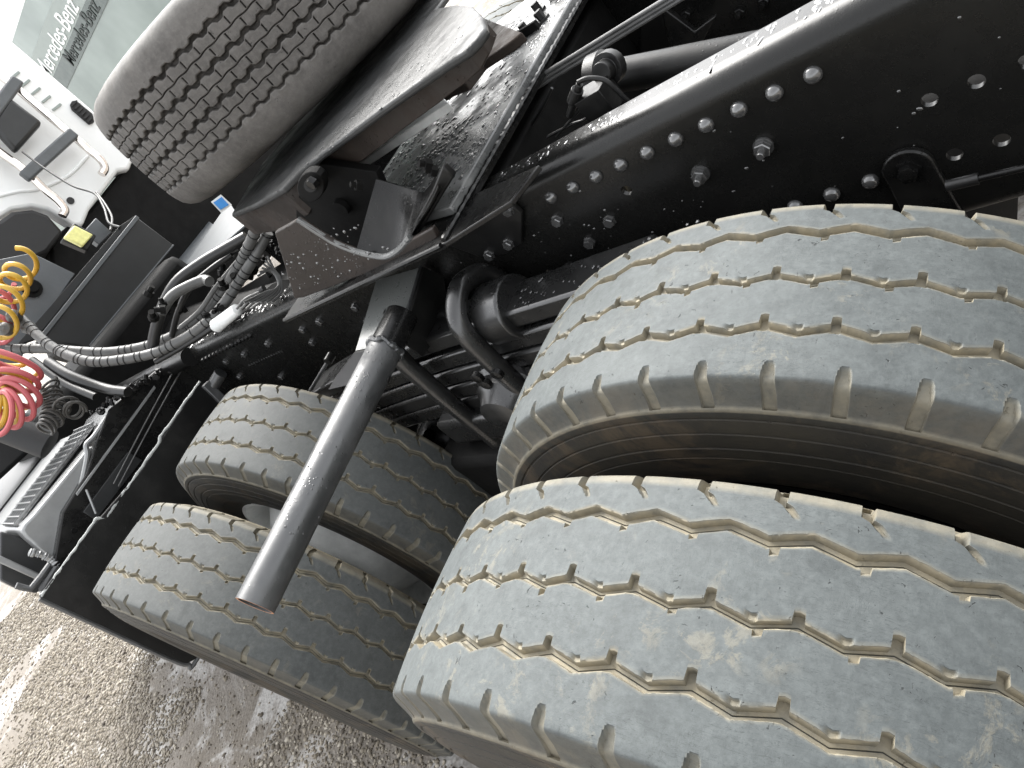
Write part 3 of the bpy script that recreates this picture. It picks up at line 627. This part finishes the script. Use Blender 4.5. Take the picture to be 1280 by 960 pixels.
tr = MB(); q = at(632, 515, 'y', .62); tr.lathe((q[0], .40, q[2]), (0, 1, 0), [(0, .085), (.17, .085), (.18, .075), (.20, .072), (.21, .060), (.235, .050), (.245, .02)], 36); tr.build('trunnion_hub', M['leaf'], T)
bq = MB(); q = at(552, 400, 'y', .47); bq.box(q-[.05, .03, .05], q+[.03, .02, .03]); bq.lathe(q+[0, .02, 0], (0, 1, 0), [(0, .02), (.02, .018)], 12); bq.build('spring_clamp', M['grime'], T, .006)
# brake chambers and clutter around the axle
for (u, v, yy, r) in [(552, 548, .50, .075), (575, 520, .40, .06)]:
    q = at(u, v, 'y', yy); m = MB(); m.lathe(q, norm([-.3, .5, .9]), [(-.10, .02), (-.09, r*.8), (-.03, r), (-.01, r*1.08), (.01, r*1.08), (.03, r*.95), (.05, r*.6), (.055, r*.3), (.04, r*.28)], 30, (True, False)); m.build('brake_chamber', M['paint'], T)
q = at(545, 490, 'y', .42); MB().lathe(q, norm([-.2, .3, 1]), [(-.08, .055), (0, .045), (.03, .03), (.033, .005)], 24).build('breather_cone', M['alu'], T, label='small pale cone below the spring')
m = MB()
for k in range(26):
    u0, v0 = random.uniform(500, 600), random.uniform(480, 560); q = at(u0, v0, 'y', random.uniform(.28, .42)); s_ = random.uniform(.008, .024)
    m.lathe(q, norm([random.uniform(-1, 1), random.uniform(-.3, 1), random.uniform(-1, 1)]), [(0, s_), (s_*1.5, s_), (s_*1.8, s_*.5), (s_*2.6, s_*.45)], 8)
m.build('brake_linkage', M['grime'], T)['kind'] = 'stuff'
MB().box((.74, .48, -.35), (1.0, .64, .10)).build('trunnion_bracket', M['grime'], T, .02)
MB().box((.95, .36, -.15), (1.18, .44, .22)).build('axle_bracket', M['grime'], T, .01)
# ---------------------------------------------------------------- mudguard panel in front of the forward wheels
XM = 2.02
mg = MB(); mgp = [(XM, .47, .485), (XM, .82, .475), (XM, 1.06, .50), (XM, 1.262, .505), (XM, 1.265, .40), (XM, 1.268, .06), (XM, 1.262, .015), (XM, 1.235, -.005), (XM, .47, -.005)]
mg.prism(mgp, (.012, 0, 0)); mgo = mg.build('mudguard', M['dull'], T, .003, label='black mudguard panel ahead of the front drive wheels')
random.seed(4); ed = []
for k in range(60): ed.append((XM+.004, .47+.79*k/59, (.485 if k < 18 else .478 if k < 40 else .50)+random.uniform(-.0015, .0015)))
MB().tube(ed, .0058, 8, lambda L, t: .72+.12*math.sin(L*140)*math.sin(L*37)+(.18 if .28 < t < .40 or .60 < t < .66 else 0)*abs(math.sin(L*60))+.12*random.random(), True, 4).build('top_edging', M['edge_glint'], mgo, label='ragged edging along the top, its highlight painted pale')
MB().tube([(XM+.004, 1.266, .50), (XM+.004, 1.268, .3), (XM+.004, 1.270, .07), (XM+.004, 1.262, .01), (XM+.004, 1.235, -.008), (XM+.004, .9, -.008)], .007, 8).build('side_edging', M['tube'], mgo)
# return flange over the wheel
a_ = [at(250, 487, 'x', XM), at(262, 462, 'x', XM-.02)]
MB().cyl(at(256, 500, 'y', .5), at(276, 466, 'y', .42), .022, 20).build('mudguard_stay', M['tube'], T)
MB().bar((XM-.01, .47, .47), (XM-.01, .50, .30), .02, .03).build('guard_bracket', M['tube'], mgo, .003)
# ---------------------------------------------------------------- black tank and silver muffler ahead of the mudguard
XT = 2.30
def xq(px, x): return [at(u, v, 'x', x) for u, v in px]
bt = MB().prism(xq([(236, 448), (205, 455), (165, 487), (136, 512), (120, 552), (108, 592), (78, 640), (64, 720), (60, 745), (150, 780), (330, 560), (250, 470)], XT), (.35, 0, 0)).build('battery_box', M['paint'], T, .006, label='black box side carrying thin cables')
MB().prism(xq([(193, 482), (195, 485), (97, 620), (95, 617)], XT-.006), (.006, 0, 0)).build('box_rim', M['alu'], bt, .001)
for (p0, p1) in [((218, 462), (142, 605)), ((226, 464), (148, 608))]:
    MB().tube([at(p0[0], p0[1], 'x', XT-.04), at((p0[0]+p1[0])/2-1, (p0[1]+p1[1])/2, 'x', XT-.04), at(p1[0], p1[1], 'x', XT-.04)], .0025, 8).build('thin_cable', M['conduit'], bt)
MB().prism(xq([(160, 565), (178, 575), (120, 650), (104, 640)], XT-.01), (.01, 0, 0)).build('latch_panel', M['greybox'], bt, .002)
MB().tube([at(u, v, 'x', XT-.05) for u, v in [(108, 612), (112, 622), (116, 632), (120, 642)]], .004, 8).build('chain_link', M['alu'], bt)
for (u, v) in [(155, 525), (128, 548), (150, 560), (143, 538), (118, 575), (93, 663)]:
    MB().lathe(at(u, v, 'x', XT), (-1, 0, 0), [(0, .010), (.008, .009)], 10).build('bolt', M['paint'], bt)
m = MB()
random.seed(9)
for k in range(30):
    t = k/29; u, v = 228-t*112+random.uniform(-4, 5), 450+t*66+random.uniform(-3, 6)
    q = at(u, v, 'x', XT-.02+random.uniform(-.03, .03)); s_ = random.uniform(.006, .014)
    m.lathe(q, norm([random.uniform(-1, .2), random.uniform(-1, 1), random.uniform(0, 1)]), [(0, s_), (s_, s_), (s_, s_*.6), (s_*2.2, s_*.6)], 6)
m.build('bolt_cluster', M['dull'], bt)['kind'] = 'stuff'
XS = 2.34
front = xq([(118, 556), (110, 560), (40, 645), (30, 655), (26, 664), (32, 672), (72, 706), (108, 600)], XS)
mf = MB().prism(front, (.75, 0, 0)).build('muffler', M['alu'], T, .022, label='silver muffler box with mesh guard and ribs', seg=4)
# top shell: surveyed at z of the top, running forward
ztop = .60
rbs = []
r0 = MB().tube([(0, .70, 0), (0, .9, .002), (0, 1.09, 0)], .010, 8).build('shell_rib', M['alu'], mf)
r0.location = (XS+.47, 0, .612)
for k in range(12): share(r0, 'shell_rib', (XS+.47+(k+1)*.022, 0, .612), None, mf)
gm = MB()
for k in range(6): gm.bar((XS+.10+k*.056, .68, .625), (XS+.10+k*.05, 1.10, .625), .005, .005)
for k in range(16): gm.bar((XS+.09, .69+k*.027, .629), (XS+.385, .69+k*.027, .629), .005, .005)
gm.build('mesh_guard', M['alu'], mf)['kind'] = 'stuff'
MB().box((XS+.09, .69, .613), (XS+.385, 1.10, .616)).build('dark_panel', M['greybox'], mf)
MB().tube([at(u, v, 'x', XS-.02) for u, v in [(135, 520), (118, 545), (108, 556), (109, 570), (103, 600), (90, 650), (76, 695), (70, 708)]], .009, 8).build('strap', M['alu'], mf, label='bright strap down the muffler side')
MB().tube([at(u, v, 'x', XS-.03) for u, v in [(36, 690), (50, 693), (62, 698), (72, 706)]], .012, 8, lambda L, t: .7+.5*random.random()).build('strap_bolt', M['alu'], mf)
MB().prism(xq([(0, 664), (30, 672), (66, 702), (62, 722), (46, 742), (24, 738), (0, 725)], XS+.1), (.3, 0, 0)).build('step_bracket', M['greybox'], T, .006)
MB().bar(at(-20, 690, 'x', XS+.05), at(50, 722, 'x', XS+.05), .03, .02).build('step_edge', M['alu'], T, .004)
MB().tube([at(u, v, 'x', XM+.12) for u, v in [(20, 732), (38, 736), (52, 720), (62, 706), (70, 708), (60, 724), (52, 738)]], .010, 8, None, False).build('side_rail_clamp', M['tube'], T)
# ---------------------------------------------------------------- hoses, conduits, boxes behind the cab
def path(px, x0, x1): n = len(px); return [at(u, v, 'x', x0+(x1-x0)*i/(n-1)) for i, (u, v) in enumerate(px)]
def cond(name, px, x0, x1, r, mat, ban=True, label=None, seed=0):
    pts = path(px, x0, x1); o = MB().tube(pts, r, 14, None, True, 10).build(name, mat, T, label=label)
    if ban:
        P = []; Q = [2*pts[0]-pts[1]]+pts+[2*pts[-1]-pts[-2]]; rng = random.Random(seed)
        i = 1
        for i in range(1, len(Q)-2):
            for t in (.08, .35, .55, .85):
                if rng.random() < .75:
                    t = t+rng.uniform(-.08, .08)
                    f = lambda t: .5*((2*Q[i])+(Q[i+1]-Q[i-1])*t+(2*Q[i-1]-5*Q[i]+4*Q[i+1]-Q[i+2])*t*t+(3*Q[i]-Q[i-1]-3*Q[i+1]+Q[i+2])*t**3)
                    a = f(t); d = norm(f(t+.02)-a); MB().lathe(a-d*.0022, d, [(0, r*1.02), (.001, r*1.10), (.0034, r*1.10), (.0044, r*1.02)], 14, (False, False)).build('tape_band', M['band'], o)
    return o
cond('conduit', [(322, 282), (312, 305), (300, 330), (282, 358), (262, 385), (236, 408), (205, 425), (172, 435), (135, 440), (100, 439), (60, 436), (10, 436)], 1.45, 2.45, .0165, M['conduit'], seed=2, label='upper grey taped conduit sagging behind the coupling')
cond('conduit', [(335, 290), (318, 322), (300, 350), (276, 385), (250, 410), (222, 428), (190, 442), (150, 450), (115, 452), (85, 444), (60, 430), (42, 414), (26, 398)], 1.50, 2.35, .0165, M['conduit'], seed=5, label='lower grey taped conduit curving down to the coil')
cond('hose', [(308, 296), (280, 312), (250, 330), (222, 352), (205, 380), (195, 410), (190, 440)], 1.60, 1.95, .018, M['hose'], False)
cond('hose', [(300, 310), (270, 322), (240, 340), (215, 366), (200, 395)], 1.65, 2.0, .012, M['hose'], False)
cond('hose', [(200, 392), (215, 370), (235, 358), (255, 350), (262, 352)], 1.75, 1.65, .016, M['conduit'], False)
cond('hose', [(310, 312), (290, 335), (268, 362), (250, 388), (225, 410)], 1.62, 1.85, .008, M['conduit'], False)
cond('hose', [(290, 318), (262, 338), (236, 362), (222, 392), (215, 420)], 1.68, 1.95, .010, M['hose'], False)
cond('hose', [(330, 360), (300, 385), (265, 410), (230, 432), (195, 452)], 1.55, 1.95, .010, M['hose'], False)
cond('hose', [(60, 452), (90, 470), (130, 485), (160, 490)], 2.5, 2.2, .018, M['hose'], False)
cond('hose', [(40, 450), (80, 478), (120, 496)], 2.55, 2.3, .014, M['hose'], False)
for k in range(6):
    cond('air_line', [(322+k*2.5, 345-k*5), (338+k*1.5, 337+k*1.5), (350-k*.5, 346+k*3), (352-k*4, 365), (340-k*7, 378)], 1.35, 1.33, .0032, M['conduit'], False)
for k in range(4):
    cond('air_line', [(348-k*8, 365), (330-k*8, 374), (314-k*6, 386)], 1.36, 1.42, .0035, M['conduit'], False)
m = MB(); random.seed(12)
for k in range(34):
    u, v = random.choice([(320, 335), (300, 350), (205, 385), (340, 310), (225, 390), (280, 395)]); u += random.uniform(-22, 22); v += random.uniform(-16, 16)
    q = at(u, v, 'x', random.uniform(1.6, 1.95)); s_ = random.uniform(.006, .02)
    m.lathe(q, norm([random.uniform(-1, .2), random.uniform(-1, 1), random.uniform(0, 1)]), [(0, s_), (s_, s_), (s_, s_*.6), (s_*2.2, s_*.6)], 8)
m.build('valve_cluster', M['grime'], T)['kind'] = 'stuff'
m = MB(); m.lathe(at(282, 398, 'x', 1.65), norm(at(262, 412, 'x', 1.75)-at(300, 382, 'x', 1.6)), [(-.07, .005), (-.06, .018), (.05, .022), (.06, .015)], 18); m.build('white_fitting', M['ring'], T)
# grey side beam continuing the rail forward (rounded)
MB().cyl(at(238, 446, 'y', .40), at(105, 512, 'y', .40), .033, 24).build('rail_extension', M['dull'], T)
MB().box((2.0, -.39, .20), (3.6, .30, .40)).build('engine_underside', M['grime'], T, .05)
MB().box((3.12, .40, -.25), (4.3, 1.2, .62)).build('dark_fill_block', M['plastic'], T, .06, label='black fill block ahead of the muffler')  # added to black out bright ground showing past the frame
MB().box((2.35, .30, -.20), (2.95, .68, .42)).build('dark_fill_tray', M['grime'], T, .03)  # added dark mass behind the battery box, hides bright ground
MB().box((3.0, -.3, .40), (3.9, .75, .74)).build('dark_fill_mass', M['grime'], T, .05)  # added dark mass, blocks the bright far ground
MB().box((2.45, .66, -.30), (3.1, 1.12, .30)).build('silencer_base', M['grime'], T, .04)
MB().prism(xq([(-60, 500), (60, 520), (130, 500), (110, 560), (60, 545), (0, 600), (-60, 640)], 3.15), (.3, 0, 0)).build('dark_fill_sheet', M['plastic'], T, .02)  # added dark sheet over bright ground beside the muffler
# cross box
cbx = MB().prism(xq([(172, 272), (217, 306), (112, 434), (48, 424)], 2.60), (.09, 0, 0)).build('cross_box', M['greybox'], T, .004, label='dark grey cross box behind the cab')
MB().bar(at(172, 271, 'x', 2.598), at(50, 424, 'x', 2.598), .01, .016).build('box_lip', M['midgrey'], cbx, .002)
MB().bar(at(217, 306, 'x', 2.598), at(112, 432, 'x', 2.598), .006, .006).build('box_lip', M['midgrey'], cbx, .002)
MB().prism([p+[.0, 0, .004] for p in xq([(170, 270), (150, 284), (22, 432), (46, 424)], 2.66)], (.02, 0, -.004)).build('box_top', M['greybox'], cbx, .001)
plate('deck_plate', M['midgrey'], [(40, 316), (94, 342), (34, 428), (20, 470), (-20, 470), (-30, 330)], 'x', 2.74, .02, T, .003, 'light grey deck plate left of the cross box')
q = at(40, 361, 'x', 2.738); MB().lathe(q, (-1, 0, 0), [(0, .035), (.01, .035), (.01, .02), (.03, .018)], 20).build('deck_nut', M['grime'], T)
plate('deck_plate', M['midgrey'], [(236, 258), (282, 292), (232, 330), (206, 318), (216, 300), (200, 285)], 'z', .62, -.01, T, .003, 'grey deck plate under the spare tyre')
plate('far_flange', M['midgrey'], [(286, 252), (305, 282), (250, 330), (232, 330)], 'z', .64, -.01, T, .003)
lb = plate('blue_sticker', M['label'], [(264, 252), (276, 243), (290, 256), (277, 266)], 'x', 2.2, .003, T, 0, 'small blue and white sticker')
plate('blue_print', M['blue'], [(267, 253), (277, 246), (286, 256), (276, 262)], 'x', 2.197, .002, lb, 0)
plate('reflector', M['reflector'], [(80, 296), (93, 281), (117, 293), (104, 308)], 'x', 2.75, .03, T, .006, 'pale yellow reflector block by the cab')
plate('reflector_mount', M['plastic'], [(77, 300), (93, 278), (121, 294), (110, 314)], 'x', 2.785, .05, T, .006)
plate('cab_mount_bracket', M['midgrey'], [(104, 290), (120, 272), (140, 290), (124, 306)], 'x', 2.9, .05, T, .004)
cond('wire', [(28, 190), (55, 210), (90, 232), (118, 242), (130, 260), (136, 278), (150, 284)], 3.7, 2.65, .005, M['hose'], False)
cond('wire', [(120, 240), (132, 256), (140, 272), (138, 288)], 3.2, 2.75, .005, M['cable'], False)
# ---------------------------------------------------------------- coiled air lines
def coil(mat, keys, turns, r, x0, dx, label, q0=0):
    """helix whose turns are surveyed as ellipses (u, v, ru, rv, tilt) about the plane x = x0 and leave it by dx"""
    P = []; N_ = int(turns*16); m = len(keys)-1
    for i in range(N_+1):
        t = i/N_*m; j = min(int(t), m-1); f = t-j; u, v, a, b_, w = [keys[j][k]*(1-f)+keys[j+1][k]*f for k in range(5)]
        q = q0+2*math.pi*turns*i/N_; w = math.radians(w); wob = 1+.10*math.sin(q*.37)
        du, dv = a*wob*math.cos(q), b_*wob*math.sin(q)
        P.append(at(u+du*math.cos(w)-dv*math.sin(w), v+du*math.sin(w)+dv*math.cos(w), 'x', x0+dx*math.sin(q)))
    return MB().tube(P, r, 10, None, True, 3).build('air_coil' if mat is not M['cable'] else 'cable_coil', mat, T, label=label)
coil(M['yellow'], [(27, 326, 19, 15, 10), (22, 346, 19, 12, 15), (12, 362, 20, 13, 20), (6, 392, 21, 14, 25), (0, 418, 20, 14, 25)], 5.0, .0082, 2.30, .06, 'upper yellow coiled air line', 4.2)
coil(M['red'], [(2, 352, 16, 12, 10), (0, 400, 17, 13, 20), (2, 425, 16, 12, 20)], 2.6, .0080, 2.40, .06, 'pink-red coiled air line behind the yellow one')
coil(M['yellow'], [(0, 440, 34, 10, 20), (12, 462, 34, 9, 5), (16, 478, 26, 7, 15), (14, 492, 26, 8, 30), (8, 505, 25, 8, 60), (-2, 512, 25, 8, 95), (-14, 512, 24, 8, 110)], 6.0, .0080, 2.10, .04, 'lower bunch of the yellow coiled air line')
coil(M['red'], [(10, 445, 36, 11, 25), (22, 468, 30, 9, 10), (26, 484, 26, 9, 20), (24, 500, 26, 11, 45), (14, 512, 25, 11, 70), (-2, 518, 24, 11, 100)], 6.0, .0082, 2.06, .04, 'lower bunch of the pink-red coiled air line', 1.0)
coil(M['cable'], [(62, 480, 12, 5, -50), (62, 496, 15, 6, -20), (70, 512, 16, 8, 0), (64, 524, 14, 7, 20), (56, 538, 10, 5, 30)], 12, .0042, 2.16, .03, 'thin grey coiled cable')
coil(M['cable'], [(76, 502, 14, 8, -20), (92, 512, 13, 11, -10), (96, 514, 12, 11, 0)], 3, .0042, 2.12, .03, 'last loops of the grey coiled cable')
for (u, v) in [(20, 396), (38, 410), (10, 412)]:
    MB().lathe(at(u, v, 'x', 2.32), norm([-.5, .3, .4]), [(-.02, .012), (0, .022), (.02, .022), (.03, .01)], 14).build('hose_joint', M['conduit'], T)
MB().cyl(at(-30, 520, 'x', 2.7), at(62, 556, 'x', 2.6), .055, 24).build('intake_pipe', M['plastic'], T)
# ---------------------------------------------------------------- cab rear wall
XC = 4.0
cabm = MB().prism(xq([(0, 38), (115, 136), (168, 196), (162, 212), (148, 214), (112, 262), (104, 282), (92, 282), (60, 262), (40, 258), (15, 262), (0, 272), (-260, 600), (-700, 500), (-300, -200)], XC), (.12, 0, 0))
cab = cabm.build('cab', M['white'], T, .02, label='white rear wall of the cab', seg=3)
def cabtube(px, r, off, name, mat, par=None): return MB().tube([at(u, v, 'x', XC-off) for u, v in px], r, 12).build(name, mat, par or cab)
cabtube([(-10, 86), (20, 110), (60, 144), (95, 173), (112, 188), (126, 200), (131, 210), (127, 218)], .022, .10, 'grab_rail', M['chrome'])
cabtube([(-20, 172), (0, 190), (30, 212), (55, 236), (72, 250), (81, 262), (78, 270)], .022, .10, 'grab_rail', M['chrome'])
MB().bar(at(30, 222, 'x', XC-.14), at(92, 166, 'x', XC-.14), .05, .06).build('rail_crossbar', M['midgrey'], cab, .01)
MB().bar(at(-25, 165, 'x', XC-.14), at(22, 100, 'x', XC-.14), .05, .06).build('rail_crossbar', M['midgrey'], cab, .01)
MB().prism(xq([(-12, 156), (12, 120), (54, 152), (20, 190)], XC-.16), (.06, 0, 0)).build('lamp_box', M['greybox'], cab, .02)
vt = MB().prism(xq([(88, 130), (90, 126), (95, 125), (116, 142), (118, 152), (112, 155), (90, 136)], XC-.02), (.02, 0, 0)).build('side_vent', M['plastic'], cab, .004)
for k in range(6):
    u = 93+k*4; v = 128+k*4; MB().bar(at(u-3, v+4, 'x', XC-.03), at(u+3, v-2, 'x', XC-.03), .012, .008).build('vent_slat', M['plastic'], vt)
for k in range(5): MB().bar(at(14+k*13, 98+k*10, 'x', XC-.003), at(24+k*13, 90+k*10, 'x', XC-.003), .008, .012).build('pressed_slot', M['pale'], cab)
cabtube([(-20, 250), (20, 240), (50, 236), (85, 220), (110, 195)], .010, .002, 'pressed_ridge', M['white'])
MB().lathe(at(88, 251, 'x', XC-.002), (-1, 0, 0), [(0, .02), (.006, .02)], 14).build('bolt', M['plastic'], cab)
MB().prism(xq([(0, 275), (15, 264), (40, 261), (60, 268), (80, 290), (60, 315), (30, 330), (0, 372), (-60, 400), (-60, 300)], XC-.1), (.4, 0, 0)).build('cab_underside', M['plastic'], T, .02, label='black plastic duct under the cab corner')
MB().prism(xq([(112, 262), (160, 202), (230, 170), (330, 110), (430, 40), (450, 180), (360, 300), (200, 460), (80, 430), (60, 300)], XC+.05), (.5, 0, 0)).build('engine_rear', M['grime'], T, .02)  # dark outline widened to blacken the shadowed gap under the spare tyre
# ---------------------------------------------------------------- glazed showroom behind the cab (parallel to the truck)
YB = -6.0
bl = empty('glazed_building', (7, YB, GZ)); bl['label'] = 'glass-fronted white building with lettered window behind the spare tyre'; bl['category'] = 'building'
def bpart(px, y, th, name, mat, bevel=0, par=None, label=None):
    o = MB().prism([at(u, v, 'y', y) for u, v in px], (0, th, 0)).build(name, mat, par or bl, bevel, label=label)
    if not par: o.matrix_parent_inverse = Matrix.Translation((-7, -YB, -GZ))
    return o
fr = at(60, 85, 'y', YB); to = at(102, 3, 'y', YB)
zt_, zb_ = at(90, 20, 'y', YB)[2], 0
def quad(x0, x1, z0, z1, y, th, name, mat, par=None, label=None, bevel=0):
    o = MB().prism([(x0, y, z0), (x1, y, z0), (x1, y, z1), (x0, y, z1)], (0, th, 0)).build(name, mat, par or bl, bevel, label=label)
    if not par: o.matrix_parent_inverse = Matrix.Translation((-7, -YB, -GZ))
    return o
zA = at(88, 55, 'y', YB)[2]
quad(7.35, 20.789, GZ, -0.17, YB-.05, -.2, 'wall', M['white'])
quad(7.35, 20.789, 3.95, 4.596, YB-.05, -.2, 'fascia', M['white'])
wn = quad(8.959, 20.789, -0.17, 3.95, YB-.03, -.02, 'window', M['glass'], label='large green-tinted pane with white lettering')
wn2 = quad(7.35, 8.703, -0.17, 3.95, YB-.03, -.02, 'window', M['glass'], label='next green-tinted pane')
quad(8.703, 8.959, -0.255, 4.052, YB-.04, .10, 'mullion', M['white'], None, None, .008)
quad(8.967, 9.044, -0.255, 4.052, YB-.03, .03, 'gasket', M['midgrey'])
def text(body, x, z, size, mat, y):
    cu = bpy.data.curves.new('lettering', 'FONT'); cu.body = body; cu.size = size; cu.shear = .25; cu.extrude = .004; cu.offset = .002; cu.align_x = 'RIGHT'
    o = bpy.data.objects.new('lettering', cu); COL.objects.link(o); o.rotation_euler = (math.radians(90), 0, math.radians(180)); o.location = (x, y, z)
    bpy.context.view_layer.update(); me = bpy.data.meshes.new_from_object(o.evaluated_get(bpy.context.evaluated_depsgraph_get())); mw = o.matrix_world.copy()
    bpy.data.objects.remove(o); me.transform(mw); me.materials.clear(); me.materials.append(mat); me.name = 'lettering'
    o = bpy.data.objects.new('lettering', me); COL.objects.link(o); o.parent = bl; o.matrix_parent_inverse = Matrix.Translation((-7, -YB, -GZ)); return o
wb, wt = at(82, 50, 'y', YB)[2], at(69, 40, 'y', YB)[2]; db, dt_ = at(104, 55, 'y', YB)[2], at(91, 50, 'y', YB)[2]
text('Mercedes-Benz', at(98, 10, 'y', YB)[0], wb, (wb-db)*1.62, M['letter_w'], YB-.012)
text('Mercedes-Benz', at(124, 10, 'y', YB)[0], db, (wb-db)*1.28, M['letter_shadow'], YB-.012)  # dark copy of the lettering, painted as its shadow
quad(9.044, 20.789, wb-(wb-db)*.14, wb+(wb-db)*1.5, YB-.022, .004, 'pale_band', M['pale'])
quad(9.044, 20.789, db-(wb-db)*.2, wb-(wb-db)*.145, YB-.022, .004, 'painted_shade_band', M['shade_strip'])  # dark strip paints the shade around the letter shadow
# ---------------------------------------------------------------- raindrops and lumps standing on the paint
def drops(name, parent, pts, nrm_, rmin, rmax, mat=None, seed=0, el=1.6, flat=.45):
    rng = random.Random(seed); m = MB(); nrm_ = norm(nrm_); a, b_ = frame(nrm_)
    for p in pts:
        r = rmin+(rmax-rmin)*rng.random()**2.2; q = rng.uniform(-.5, .5); e = 1+(el-1)*rng.random(); A = (math.cos(q)*a+math.sin(q)*b_)*r*e; B = (-math.sin(q)*a+math.cos(q)*b_)*r
        V = []; 
        for (rad, h) in ((1.0, -.1), (.82, .55), (.42, .92)):
            for k in range(7):
                t = 2*math.pi*k/7; V.append(p+(math.cos(t)*A+math.sin(t)*B)*rad+nrm_*r*flat*h)
        V.append(p+nrm_*r*flat)
        F = [(j*7+k, j*7+(k+1) % 7, (j+1)*7+(k+1) % 7, (j+1)*7+k) for j in (0, 1) for k in range(7)]+[(14+k, 14+(k+1) % 7, 21) for k in range(7)]
        m.add(V, F)
    o = m.build(name, mat or M['rivet'], parent, 0, 80); o['kind'] = 'stuff'; return o
rg = np.random.default_rng(21)
def clus(n, lo, hi, k=9, sd=.02):
    lo = np.array(lo); hi = np.array(hi); c = lo+(hi-lo)*rg.random((k, 3)); o = []
    while len(o) < n:
        p = c[rg.integers(k)]+rg.normal(0, 1, 3)*sd*(hi > lo) if rg.random() < .6 else lo+(hi-lo)*rg.random(3)
        if np.all(p >= lo-1e-9) and np.all(p <= hi+1e-9): o.append(p)
    return o
drops('paint_lump', rail, clus(90, (-.75, YW, .33), (.75, YW, .53), 14, .03), (0, 1, 0), .0008, .0030, seed=1)
drops('water_drop', rail, clus(230, (-.8, .335, ZT), (.44, .368, ZT), 16, .02), (0, 0, 1), .0012, .0042, seed=2, el=2.6, flat=.3)
drops('water_drop', rail, clus(90, (1.1, .335, ZT), (2.2, .385, ZT), 16, .03), (0, 0, 1), .002, .006, seed=3, el=2.6, flat=.3)
drops('water_drop', rp, [p for p in clus(1500, (.47, -.45, .6085), (1.0, .40, .6085), 26, .035) if p[1] < .235+(1.01-p[0])*.45 and p[1] < .44], (0, 0, 1), .0012, .0052, seed=4, el=2.8, flat=.35)
drops('paint_lump', ped, clus(90, (.62, .495, .605), (.98, .495, .70), 8, .03), (0, 1, 0), .001, .004, seed=5)
drops('water_drop', root, clus(70, (.05, .475, .4185), (.44, .54, .4185), 8, .03), (0, 0, 1), .001, .004, seed=6)
tp = []
for k in range(70):
    a = rg.uniform(0, 6.28); tp.append(A0+dt*rg.uniform(.05, L-.02)+.034*(math.cos(a)*aa+math.sin(a)*bb))
lm = MB()
for p in tp:
    r = rg.uniform(.0008, .0028); lm.lathe(p, p-A0-dt*np.dot(p-A0, dt), [(-.0005, r), (r*.35, r*.75), (r*.5, r*.2)], 7)
lo_ = lm.build('paint_lump', M['tube'], tube); lo_['kind'] = 'stuff'
drops('paint_lump', cpl, clus(120, (.25, .30, .80), (.9, .42, .80), 10, .04), (0, 0, 1), .001, .0035, M['plate'], seed=9)
# ---------------------------------------------------------------- gravel
def gravel():
    rng = np.random.default_rng(5); N_ = 90000
    x = rng.uniform(1.0, 8.5, N_); y = 1.22+rng.uniform(0, 1, N_)**1.0*1.9
    P = np.stack([x, y, np.full(N_, GZ)], 1)-CAM; z = P@fw; u = 640+FPX*(P@RX)/z; v = 480+FPX*(P@RY)/z
    # bare patches: where the loose layer has been swept off
    bare = (np.sin(x*2.1+1.3)+np.sin(y*3.7+x*1.1)+.8*np.sin(x*5.3-y*4.1))
    dens = np.exp(-(x-3.5)/5)
    k = (u > -60) & (u < 1340) & (v < 1020) & (v > 600) & ((bare < 1.1) | (rng.random(N_) < .10)) & (rng.random(N_) < np.clip(dens*1.2, .25, 1))
    x, y = x[k], y[k]; n_ = len(x)
    bm = bmesh.new(); bmesh.ops.create_icosphere(bm, subdivisions=1, radius=1); B = np.array([v_.co for v_ in bm.verts]); F = np.array([[q.index for q in f.verts] for f in bm.faces]); bm.free()
    r = (.0036+.0042*rng.random(n_)+.007*rng.random(n_)**9)*np.clip(.8+.10*(x-2), .8, 1.4); sc_ = np.stack([r*rng.uniform(.8, 1.5, n_), r*rng.uniform(.7, 1.1, n_), r*rng.uniform(.4, .75, n_)], 1)
    a = rng.uniform(0, 6.28, n_); V = B[None]*(1+rng.normal(0, .12, (n_, len(B), 1)))*sc_[:, None]
    X = V[..., 0]*np.cos(a)[:, None]-V[..., 1]*np.sin(a)[:, None]; Y = V[..., 0]*np.sin(a)[:, None]+V[..., 1]*np.cos(a)[:, None]
    VV = np.stack([X+x[:, None], Y+y[:, None], V[..., 2]+GZ+sc_[:, 2:3]*.5], -1).reshape(-1, 3); FF = (F[None]+(np.arange(n_)*len(B))[:, None, None]).reshape(-1, 3)
    me = bpy.data.meshes.new('gravel'); me.vertices.add(len(VV)); me.vertices.foreach_set('co', VV.ravel()); me.loops.add(len(FF)*3); me.loops.foreach_set('vertex_index', FF.ravel())
    me.polygons.add(len(FF)); me.polygons.foreach_set('loop_start', np.arange(len(FF))*3); me.update(calc_edges=True)
    t = me.attributes.new('tone', 'FLOAT', 'POINT'); t.data.foreach_set('value', np.repeat(rng.random(n_), len(B)).astype(np.float32)); me.materials.append(M['pebble'])
    o = bpy.data.objects.new('gravel', me); COL.objects.link(o); o['kind'] = 'stuff'; o['label'] = 'loose tan gravel on the yard beside the truck'; o['category'] = 'gravel'
    print('pebbles', n_)
gravel()
